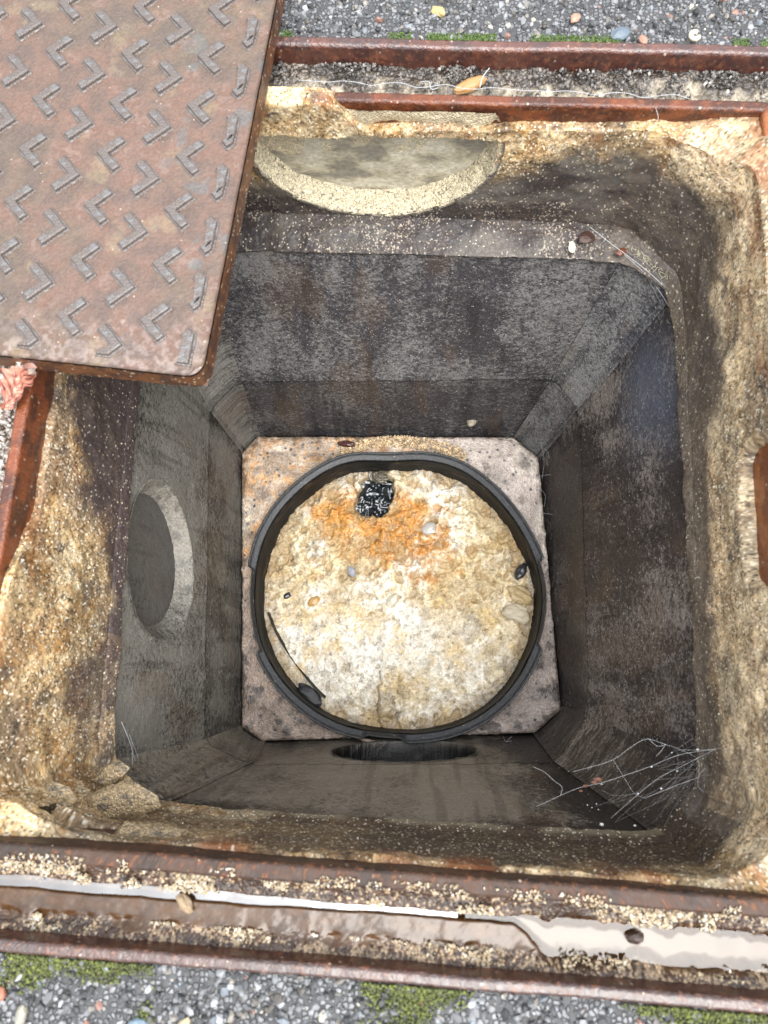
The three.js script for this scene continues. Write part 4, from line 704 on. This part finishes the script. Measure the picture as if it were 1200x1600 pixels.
{ // dead leaf and litter on the left rim
  const leaf = thing('dead_leaf', 'crumpled reddish dead leaf lying on the left rim below the cover', 'leaf');
  leaf.position.set(-0.3035, 0.004, -0.1935); leaf.scale.setScalar(1.15);
  const lm = bake(256, 256, (u, v, o) => { const n = fb(u * 9, v * 9, 3, 4), vein = Math.min(Math.abs(v - 0.5), Math.abs(((u * 5 + Math.abs(v - 0.5) * 3) % 1) - 0.5) * 0.2); setC(o, 0.42, 0.15, 0.10); mixC(o, 0.50, 0.26, 0.18, ss(0.5, 0.65, n)); mixC(o, 0.14, 0.05, 0.04, ss(0.42, 0.3, n)); mixC(o, 0.16, 0.06, 0.05, ss(0.03, 0.005, vein) * 0.7); o.ro = 0.4; o.h = n * 0.001 + ss(0.03, 0, vein) * 0.0006; }, 0.002);
  for (const s of [0, 1]) skin('blade', leaf, { pos: (u, v) => { const w = 0.0105 * Math.pow(Math.sin(Math.PI * Math.pow(u, 0.8)), 0.8) * (1 + 0.12 * Math.sin(u * 34)); const q = (v * 2 - 1) * w, L = (u - 0.35) * 0.034; const a = 2.28, x = L * Math.cos(a) - q * Math.sin(a), z = L * Math.sin(a) + q * Math.cos(a); return [x, 0.005 * Math.sin(u * 5) + 42 * q * q + 0.0016 * Math.sin(u * 21 + v * 6) - s * 0.0005, z]; }, nu: 60, nv: 24, flip: s ? 1 : -1, mat: lm });
  const stem = tube([[0.006, 0.005, -0.010], [0.009, 0.008, -0.018], [0.005, 0.009, -0.026]], 0.0007); mesh('stem', stem, std(0.18, 0.08, 0.06, 0.5), leaf);
  const l2 = thing('dead_leaf', 'small shredded brown leaf bits tucked under the cover edge beside the red leaf', 'leaf'); l2.position.set(-0.302, 0.003, -0.208);
  for (let i = 0; i < 7; i++) skin('scrap', l2, { pos: (u, v) => { const a = i * 1.3, L = (u - 0.5) * 0.016, q = (v - 0.5) * 0.007 * Math.sin(Math.PI * Math.max(u, 0.05)); return [L * Math.cos(a) - q * Math.sin(a) + 0.005 * Math.sin(i * 4.1), 0.003 + 0.003 * Math.sin(u * 4 + i) + 90 * q * q + 0.0012 * i, L * Math.sin(a) + q * Math.cos(a) + 0.005 * Math.cos(i * 2.7)]; }, nu: 14, nv: 6, flip: -1, mat: i % 2 ? std(0.30, 0.16, 0.13, 0.5) : std(0.42, 0.36, 0.31, 0.5) });
}
{ // cobwebs and threads
  const silk = std(0.44, 0.45, 0.46, 0.6), faint = std(0.22, 0.225, 0.23, 0.6);
  const web = thing('cobweb', 'torn white cobweb stretched across the lower right corner of the chamber', 'cobweb');
  const y0 = -0.105, S = (name, pts, r, m = silk) => mesh(name, tube(pts, r * 0.24, pts.length * 8, 4), m, web);
  const fuzz = std(0.42, 0.40, 0.28, 0.7);
  S('silk_strand', [[0.2631, -0.0977, 0.0415], [0.2464, -0.1, 0.0476], [0.2178, -0.104, 0.0508]], 0.00035);
  S('silk_strand', [[0.1367, -0.115, 0.074], [0.168, -0.1108, 0.062], [0.1814, -0.109, 0.0516], [0.1938, -0.1073, 0.0442], [0.2083, -0.1053, 0.0471]], 0.00040);
  S('silk_strand', [[0.1082, -0.1188, 0.1029], [0.1142, -0.118, 0.0999], [0.1272, -0.1163, 0.0929], [0.1417, -0.1143, 0.0858], [0.159, -0.112, 0.0805], [0.1762, -0.1097, 0.0736], [0.1958, -0.107, 0.0652], [0.2177, -0.104, 0.0547], [0.2464, -0.1, 0.0476]], 0.00045);
  S('silk_strand', [[0.168, -0.1108, 0.062], [0.1762, -0.1097, 0.0751], [0.1843, -0.1085, 0.0865], [0.1929, -0.1073, 0.0896]], 0.00030);
  S('silk_strand', [[0.1661, -0.111, 0.1064], [0.1833, -0.1087, 0.09], [0.2028, -0.106, 0.0729], [0.2174, -0.104, 0.0644], [0.2455, -0.1001, 0.0477]], 0.00040);
  S('silk_strand', [[0.1709, -0.1103, 0.1069], [0.1881, -0.108, 0.091], [0.2075, -0.1053, 0.0773], [0.2318, -0.102, 0.0584], [0.2464, -0.1, 0.0466]], 0.00030, faint);
  S('silk_strand', [[0.1929, -0.1073, 0.0887], [0.2122, -0.1047, 0.0793], [0.2314, -0.102, 0.0705]], 0.00050);
  S('silk_strand', [[0.2314, -0.102, 0.0719], [0.2329, -0.1018, 0.068], [0.2374, -0.1012, 0.0628]], 0.00040);
  S('silk_strand', [[0.2314, -0.102, 0.0719], [0.2321, -0.1019, 0.0776], [0.2357, -0.1013, 0.0811]], 0.00040);
  S('silk_strand', [[0.1053, -0.1191, 0.0725], [0.114, -0.118, 0.0758], [0.1221, -0.1169, 0.0821], [0.1282, -0.1161, 0.0865], [0.1272, -0.1163, 0.0929]], 0.00045);
  S('silk_strand', [[0.2008, -0.1063, 0.057], [0.2053, -0.1057, 0.0517], [0.2083, -0.1053, 0.0471]], 0.00050);
  S('silk_strand', [[0.1948, -0.1072, 0.0432], [0.2024, -0.1061, 0.049], [0.2083, -0.1053, 0.0471]], 0.00045);
  S('silk_strand', [[0.2083, -0.1053, 0.0471], [0.2202, -0.1037, 0.0506], [0.2319, -0.102, 0.057], [0.2324, -0.1019, 0.0704]], 0.00030);
  S('silk_strand', [[0.1589, -0.112, 0.0863], [0.1687, -0.1107, 0.0893], [0.1857, -0.1083, 0.0864]], 0.00030, faint);
  S('silk_strand', [[0.2168, -0.1041, 0.0509], [0.2164, -0.1041, 0.0669], [0.2026, -0.106, 0.084]], 0.00025, faint);
  S('silk_strand', [[0.154, -0.1127, 0.0988], [0.1882, -0.108, 0.0838], [0.2223, -0.1033, 0.0592]], 0.00022, faint);
  S('silk_strand', [[0.1685, -0.1107, 0.1095], [0.2121, -0.1047, 0.0841], [0.2416, -0.1007, 0.0504]], 0.00022, faint);
  { const g = stone(0.00049, 1.3, 0.7, 0.9, 5, 1, 1.0); g.translate(0.1590, -0.1120, 0.0814); g.scale(1, 1, 1); mesh('silk_knot', g, silk, web); }
  { const g = stone(0.00083, 1.3, 0.7, 0.9, 2, 1, 1.0); g.translate(0.2322, -0.1020, 0.0492); g.scale(1, 1, 1); mesh('silk_knot', g, silk, web); }
  { const g = stone(0.00044, 1.3, 0.7, 0.9, 13, 1, 1.0); g.translate(0.2129, -0.1047, 0.0531); g.scale(1, 1, 1); mesh('silk_knot', g, silk, web); }
  { const g = stone(0.00061, 1.3, 0.7, 0.9, 15, 1, 1.0); g.translate(0.1972, -0.1068, 0.0651); g.scale(1, 1, 1); mesh('silk_knot', g, silk, web); }
  { const g = stone(0.00072, 1.3, 0.7, 0.9, 11, 1, 1.0); g.translate(0.1867, -0.1082, 0.0863); g.scale(1, 1, 1); mesh('silk_knot', g, silk, web); }
  { const g = stone(0.00072, 1.3, 0.7, 0.9, 13, 1, 1.0); g.translate(0.2041, -0.1058, 0.0810); g.scale(1, 1, 1); mesh('silk_knot', g, silk, web); }
  { const g = stone(0.00132, 1.3, 0.7, 0.9, 5, 1, 1.0); g.translate(0.1588, -0.1120, 0.1118); g.scale(1, 1, 1); mesh('silk_knot', g, silk, web); }
  { const g = stone(0.00061, 1.3, 0.7, 0.9, 4, 1, 1.0); g.translate(0.2164, -0.1041, 0.0669); g.scale(1, 1, 1); mesh('silk_knot', g, silk, web); }
  { const g = stone(0.00077, 1.3, 0.7, 0.9, 6, 1, 1.0); g.translate(0.1839, -0.1085, 0.1104); g.scale(1, 1, 1); mesh('silk_knot', g, silk, web); }
  { const g = stone(0.00039, 1.3, 0.7, 0.9, 7, 1, 1.0); g.translate(0.1515, -0.1130, 0.1000); g.scale(1, 1, 1); mesh('silk_knot', g, silk, web); }
  { const g = stone(0.00039, 1.3, 0.7, 0.9, 14, 1, 1.0); g.translate(0.1550, -0.1125, 0.0968); g.scale(1, 1, 1); mesh('silk_knot', g, silk, web); }
  { const g = stone(0.00044, 1.3, 0.7, 0.9, 0, 1, 1.0); g.translate(0.1481, -0.1135, 0.0984); g.scale(1, 1, 1); mesh('silk_knot', g, silk, web); }
  { const g = stone(0.00039, 1.3, 0.7, 0.9, 0, 1, 1.0); g.translate(0.1564, -0.1123, 0.1010); g.scale(1, 1, 1); mesh('silk_knot', g, silk, web); }
  { const g = stone(0.00234, 1.5, 0.5, 0.8, 0, 1, 0.9); g.translate(0.1565, -0.1123, 0.0782); mesh('leaf_fleck', g, std(0.09, 0.032, 0.018, 0.6), web); }
  { const g = stone(0.00180, 1.5, 0.5, 0.8, 10, 1, 0.9); g.translate(0.1531, -0.1128, 0.0805); mesh('leaf_fleck', g, std(0.09, 0.032, 0.018, 0.6), web); }
  { const g = stone(0.00135, 1.5, 0.5, 0.8, 14, 1, 0.9); g.translate(0.1466, -0.1137, 0.0839); mesh('leaf_fleck', g, std(0.09, 0.032, 0.018, 0.6), web); }
  { const g = stone(0.00117, 1.5, 0.5, 0.8, 7, 1, 0.9); g.translate(0.1431, -0.1141, 0.0881); mesh('leaf_fleck', g, std(0.09, 0.032, 0.018, 0.6), web); }
  for (let i = 0; i < 12; i++) {
    const a = [mix(0.2455, 0.2300, rnd()), -0.100 + rr(-0.014, 0.006), mix(0.040, 0.082, rnd())], b = [mix(0.218, 0.10, rnd() * rnd()), -0.118 + rr(-0.012, 0.006), mix(0.060, 0.112, rnd())], k = rr(0.25, 1);
    const c = [0, 1, 2].map((j) => mix(a[j], b[j], k)), m = [0, 1, 2].map((j) => mix(a[j], c[j], 0.5) + (j === 1 ? -0.006 * k : rr(-0.002, 0.002)));
    mesh('silk_strand', tube([a, m, c], rr(0.00004, 0.00009), 12, 4), faint, web);
  }
  const web2 = thing('cobweb', 'fine cobweb with pale fuzz across the back right corner of the chamber lip', 'cobweb');
  mesh('silk_strand', tube([[0.1558, -0.13, -0.4349], [0.17, -0.13, -0.4227], [0.1804, -0.13, -0.414], [0.1945, -0.13, -0.4027], [0.2108, -0.13, -0.3888], [0.2245, -0.13, -0.375]], 0.00030), silk, web2);
  mesh('silk_strand', tube([[0.1804, -0.13, -0.414], [0.2067, -0.14, -0.3975], [0.2253, -0.15, -0.3853], [0.2384, -0.15, -0.3614]], 0.00025), silk, web2);
  mesh('silk_strand', tube([[0.189, -0.132, -0.4128], [0.2164, -0.132, -0.393], [0.2281, -0.132, -0.3729]], 0.00025), faint, web2);
  mesh('silk_strand', tube([[0.1991, -0.135, -0.4081], [0.2234, -0.15, -0.3866], [0.2385, -0.155, -0.369]], 0.00025), faint, web2);
  mesh('silk_strand', tube([[0.2068, -0.14, -0.4045], [0.2345, -0.16, -0.3681], [0.2446, -0.17, -0.3527]], 0.00020), faint, web2);
  mesh('silk_strand', tube([[0.1991, -0.138, -0.4205], [0.1984, -0.134, -0.4172], [0.1937, -0.136, -0.4252]], 0.00028), fuzz, web2);
  mesh('silk_strand', tube([[0.2251, -0.138, -0.3955], [0.2262, -0.134, -0.3933], [0.2282, -0.136, -0.3947]], 0.00028), fuzz, web2);
  mesh('silk_strand', tube([[0.2155, -0.138, -0.4018], [0.216, -0.134, -0.3992], [0.2175, -0.136, -0.3985]], 0.00028), fuzz, web2);
  mesh('silk_strand', tube([[0.1921, -0.138, -0.4257], [0.19, -0.134, -0.4257], [0.1956, -0.136, -0.4249]], 0.00028), fuzz, web2);
  mesh('silk_strand', tube([[0.2228, -0.138, -0.3979], [0.2235, -0.134, -0.3961], [0.2254, -0.136, -0.3975]], 0.00028), fuzz, web2);
  mesh('silk_strand', tube([[0.2327, -0.138, -0.3921], [0.2295, -0.134, -0.3911], [0.2371, -0.136, -0.3918]], 0.00028), fuzz, web2);
  mesh('silk_strand', tube([[0.2157, -0.138, -0.4031], [0.2138, -0.134, -0.4014], [0.216, -0.136, -0.4009]], 0.00028), fuzz, web2);
  mesh('silk_strand', tube([[0.2301, -0.138, -0.3882], [0.2304, -0.134, -0.3832], [0.2314, -0.136, -0.3913]], 0.00028), fuzz, web2);
  mesh('silk_strand', tube([[0.2296, -0.138, -0.3904], [0.2284, -0.134, -0.3868], [0.2256, -0.136, -0.3849]], 0.00028), fuzz, web2);
  mesh('silk_strand', tube([[0.2133, -0.138, -0.4083], [0.2136, -0.134, -0.403], [0.208, -0.136, -0.403]], 0.00028), fuzz, web2);
  mesh('silk_strand', tube([[0.2051, -0.138, -0.4138], [0.2051, -0.134, -0.4091], [0.1994, -0.136, -0.4109]], 0.00028), fuzz, web2);
  mesh('silk_strand', tube([[0.1911, -0.138, -0.4281], [0.1917, -0.134, -0.4227], [0.1904, -0.136, -0.4204]], 0.00028), fuzz, web2);
  mesh('silk_strand', tube([[0.2001, -0.138, -0.416], [0.1965, -0.134, -0.415], [0.1984, -0.136, -0.4133]], 0.00028), fuzz, web2);
  mesh('silk_strand', tube([[0.1928, -0.138, -0.4204], [0.1906, -0.134, -0.4152], [0.1967, -0.136, -0.4208]], 0.00028), fuzz, web2);
  mesh('silk_strand', tube([[0.2092, -0.138, -0.4095], [0.2084, -0.134, -0.4066], [0.2098, -0.136, -0.4027]], 0.00028), fuzz, web2);
  mesh('silk_strand', tube([[0.2109, -0.138, -0.407], [0.2083, -0.134, -0.4055], [0.2156, -0.136, -0.4057]], 0.00028), fuzz, web2);
  mesh('silk_strand', tube([[0.2107, -0.138, -0.4071], [0.2099, -0.134, -0.4072], [0.2113, -0.136, -0.4042]], 0.00028), fuzz, web2);
  mesh('silk_strand', tube([[0.1913, -0.138, -0.4267], [0.191, -0.134, -0.4248], [0.193, -0.136, -0.4224]], 0.00028), fuzz, web2);
  mesh('silk_strand', tube([[0.1867, -0.138, -0.4265], [0.1878, -0.134, -0.4253], [0.1856, -0.136, -0.4239]], 0.00028), fuzz, web2);
  mesh('silk_strand', tube([[0.202, -0.138, -0.4175], [0.2001, -0.134, -0.4143], [0.1992, -0.136, -0.4176]], 0.00028), fuzz, web2);
  mesh('silk_strand', tube([[0.221, -0.138, -0.3963], [0.2208, -0.134, -0.3949], [0.2171, -0.136, -0.3911]], 0.00028), fuzz, web2);
  mesh('silk_strand', tube([[0.1974, -0.138, -0.42], [0.1972, -0.134, -0.4196], [0.1948, -0.136, -0.4207]], 0.00028), fuzz, web2);
  mesh('silk_strand', tube([[0.2258, -0.138, -0.3918], [0.2227, -0.134, -0.3902], [0.2266, -0.136, -0.3859]], 0.00028), fuzz, web2);
  mesh('silk_strand', tube([[0.2074, -0.138, -0.4132], [0.2063, -0.134, -0.4123], [0.2101, -0.136, -0.4077]], 0.00028), fuzz, web2);
  mesh('silk_strand', tube([[0.1952, -0.138, -0.4198], [0.1947, -0.134, -0.4155], [0.193, -0.136, -0.4231]], 0.00028), fuzz, web2);
  mesh('silk_strand', tube([[0.2029, -0.138, -0.419], [0.2009, -0.134, -0.4168], [0.2014, -0.136, -0.4188]], 0.00028), fuzz, web2);
  mesh('silk_strand', tube([[0.2284, -0.138, -0.3932], [0.2291, -0.134, -0.3887], [0.2331, -0.136, -0.393]], 0.00028), fuzz, web2);
  mesh('silk_strand', tube([[0.2335, -0.138, -0.3906], [0.2332, -0.134, -0.3864], [0.2346, -0.136, -0.3892]], 0.00028), fuzz, web2);
  mesh('silk_strand', tube([[0.2005, -0.138, -0.4193], [0.1971, -0.134, -0.4161], [0.1974, -0.136, -0.414]], 0.00028), fuzz, web2);
  mesh('silk_strand', tube([[0.192, -0.138, -0.4258], [0.1928, -0.134, -0.4209], [0.1958, -0.136, -0.4236]], 0.00028), fuzz, web2);
  mesh('silk_strand', tube([[0.1897, -0.138, -0.4301], [0.1875, -0.134, -0.4265], [0.1894, -0.136, -0.4299]], 0.00028), fuzz, web2);
  mesh('silk_strand', tube([[0.2315, -0.138, -0.3903], [0.2287, -0.134, -0.3858], [0.2304, -0.136, -0.3856]], 0.00028), fuzz, web2);
  mesh('silk_strand', tube([[0.2026, -0.138, -0.4147], [0.203, -0.134, -0.414], [0.2052, -0.136, -0.4082]], 0.00028), fuzz, web2);
  mesh('silk_strand', tube([[0.2266, -0.138, -0.3984], [0.2257, -0.134, -0.394], [0.2209, -0.136, -0.3999]], 0.00028), fuzz, web2);
  mesh('silk_strand', tube([[0.2005, -0.138, -0.4189], [0.199, -0.134, -0.4147], [0.1943, -0.136, -0.4231]], 0.00028), fuzz, web2);
  mesh('silk_strand', tube([[0.1919, -0.138, -0.4267], [0.193, -0.134, -0.4221], [0.1867, -0.136, -0.4251]], 0.00028), fuzz, web2);
  mesh('silk_strand', tube([[0.2016, -0.138, -0.4174], [0.201, -0.134, -0.4143], [0.1995, -0.136, -0.4199]], 0.00028), fuzz, web2);
  mesh('silk_strand', tube([[0.2012, -0.138, -0.4155], [0.201, -0.134, -0.4136], [0.1959, -0.136, -0.4181]], 0.00028), fuzz, web2);
  mesh('silk_strand', tube([[0.2056, -0.138, -0.4123], [0.2037, -0.134, -0.408], [0.2064, -0.136, -0.412]], 0.00028), fuzz, web2);
  mesh('silk_strand', tube([[0.2051, -0.138, -0.4128], [0.2034, -0.134, -0.4092], [0.204, -0.136, -0.4148]], 0.00028), fuzz, web2);
  mesh('silk_strand', tube([[0.2136, -0.138, -0.4099], [0.2119, -0.134, -0.4078], [0.2171, -0.136, -0.4033]], 0.00028), fuzz, web2);
  mesh('silk_strand', tube([[0.2071, -0.138, -0.4123], [0.2047, -0.134, -0.4099], [0.2022, -0.136, -0.4069]], 0.00028), fuzz, web2);
  mesh('silk_strand', tube([[0.2202, -0.138, -0.3999], [0.2196, -0.134, -0.3961], [0.2204, -0.136, -0.4036]], 0.00028), fuzz, web2);
  mesh('silk_strand', tube([[0.2125, -0.138, -0.4071], [0.2126, -0.134, -0.4071], [0.2074, -0.136, -0.4107]], 0.00028), fuzz, web2);
  mesh('silk_strand', tube([[0.2267, -0.138, -0.3949], [0.227, -0.134, -0.3946], [0.2298, -0.136, -0.3916]], 0.00028), fuzz, web2);
  mesh('silk_strand', tube([[0.2285, -0.138, -0.3935], [0.2286, -0.134, -0.3937], [0.2307, -0.136, -0.3923]], 0.00028), fuzz, web2);
  mesh('silk_strand', tube([[0.2188, -0.138, -0.3977], [0.2196, -0.134, -0.3977], [0.2161, -0.136, -0.3956]], 0.00028), fuzz, web2);
  mesh('silk_strand', tube([[0.2246, -0.138, -0.3963], [0.222, -0.134, -0.3931], [0.2268, -0.136, -0.3965]], 0.00028), fuzz, web2);
  mesh('silk_strand', tube([[0.2044, -0.138, -0.4153], [0.2027, -0.134, -0.415], [0.2036, -0.136, -0.408]], 0.00028), fuzz, web2);
  mesh('silk_strand', tube([[0.2082, -0.138, -0.4146], [0.2078, -0.134, -0.4106], [0.2095, -0.136, -0.4132]], 0.00028), fuzz, web2);
  mesh('silk_strand', tube([[0.2109, -0.138, -0.4069], [0.2079, -0.134, -0.4066], [0.2129, -0.136, -0.4005]], 0.00028), fuzz, web2);
  mesh('silk_strand', tube([[0.2114, -0.138, -0.4066], [0.2086, -0.134, -0.4053], [0.2074, -0.136, -0.4041]], 0.00028), fuzz, web2);
  mesh('silk_strand', tube([[0.2011, -0.138, -0.4153], [0.2021, -0.134, -0.4139], [0.2028, -0.136, -0.4151]], 0.00028), fuzz, web2);
  mesh('silk_strand', tube([[0.2275, -0.138, -0.3946], [0.2247, -0.134, -0.3947], [0.2266, -0.136, -0.3948]], 0.00028), fuzz, web2);
  mesh('silk_strand', tube([[0.1952, -0.138, -0.4234], [0.1953, -0.134, -0.4228], [0.2001, -0.136, -0.4225]], 0.00028), fuzz, web2);
  mesh('silk_strand', tube([[0.2153, -0.138, -0.4023], [0.2155, -0.134, -0.3995], [0.2143, -0.136, -0.3983]], 0.00028), fuzz, web2);
  mesh('silk_strand', tube([[0.2266, -0.138, -0.3915], [0.2275, -0.134, -0.3894], [0.223, -0.136, -0.3935]], 0.00028), fuzz, web2);
  mesh('silk_strand', tube([[0.2217, -0.138, -0.3964], [0.2221, -0.134, -0.3954], [0.2176, -0.136, -0.398]], 0.00028), fuzz, web2);
  mesh('silk_strand', tube([[0.1975, -0.138, -0.4194], [0.1983, -0.134, -0.4182], [0.201, -0.136, -0.4206]], 0.00028), fuzz, web2);
  mesh('silk_strand', tube([[0.2086, -0.138, -0.4147], [0.2053, -0.134, -0.4101], [0.2057, -0.136, -0.4151]], 0.00028), fuzz, web2);
  const web3 = thing('cobweb', 'a few pale spider threads on the left chamber wall near its lower corner', 'cobweb');
  mesh('silk_strand', tube([[-0.247, -0.1328, 0.0596], [-0.247, -0.1584, 0.0791], [-0.247, -0.1788, 0.098], [-0.247, -0.2115, 0.1166]], 0.00035), silk, web3);
  mesh('silk_strand', tube([[-0.246, -0.1518, 0.0719], [-0.246, -0.1768, 0.091], [-0.246, -0.1949, 0.1056]], 0.00030), silk, web3);
  mesh('silk_strand', tube([[-0.247, -0.1631, 0.0796], [-0.247, -0.1697, 0.0941], [-0.247, -0.1718, 0.1044]], 0.00025), silk, web3);
  const fib = thing('loose_fibres', 'pale loose fibres at the right edge of the base slab', 'fibres');
  mesh('fibre', tube([[0.1583, -0.405, -0.3035], [0.1628, -0.405, -0.2773], [0.1605, -0.405, -0.2527]], 0.00018), faint, fib);
  mesh('fibre', tube([[0.153, -0.405, -0.255], [0.1671, -0.405, -0.2583], [0.1812, -0.405, -0.2607]], 0.00018), faint, fib);
  mesh('fibre', tube([[0.1512, -0.405, -0.2076], [0.1635, -0.405, -0.2065], [0.1767, -0.405, -0.2055]], 0.00018), faint, fib);
  mesh('fibre', tube([[0.1609, -0.405, -0.2948], [0.1676, -0.405, -0.2898], [0.1694, -0.405, -0.2811]], 0.00018), faint, fib);
  mesh('fibre', tube([[0.1565, -0.405, -0.2422], [0.1649, -0.405, -0.2297], [0.1634, -0.405, -0.2151]], 0.00018), faint, fib);
  mesh('fibre', tube([[0.128, -0.405, 0.0722], [0.122, -0.405, 0.08], [0.1282, -0.405, 0.0841], [0.1374, -0.405, 0.0805]], 0.00018), faint, fib);
  mesh('fibre', tube([[0.1172, -0.405, 0.0729], [0.1204, -0.405, 0.0786], [0.1281, -0.405, 0.0781]], 0.00018), faint, fib);
  const th = thing('silk_thread', 'long white silk thread running along the upper groove', 'thread');
  const tp = []; for (let i = 0; i <= 26; i++) { const u = i / 26; tp.push([mix(-0.118, 0.205, u), -0.0025 + 0.0012 * Math.sin(i * 2.1), mix(-0.4775, -0.4690, u) + 0.0012 * Math.sin(i * 1.7)]); }
  mesh('strand', tube(tp, 0.00024, 120), silk, th); mesh('strand', tube([[0.034, -0.002, -0.4735], [0.036, 0.001, -0.481], [0.041, 0.003, -0.488]], 0.0004), silk, th); mesh('strand', tube([[-0.015, -0.003, -0.479], [-0.008, 0, -0.476], [-0.006, -0.002, -0.471], [0, -0.003, -0.4735]], 0.0003), silk, th);
  const hair = tag(mesh('hair', tube([[0.178, -0.004, -0.4600], [0.181, -0.008, -0.452], [0.1745, -0.018, -0.446], [0.1735, -0.024, -0.444]], 0.0002, 30), silk), 'single pale hair curled over the upper inner rim near the right corner', 'hair');
}

renderer.setSize(768, 1024);
renderer.render(scene, camera);
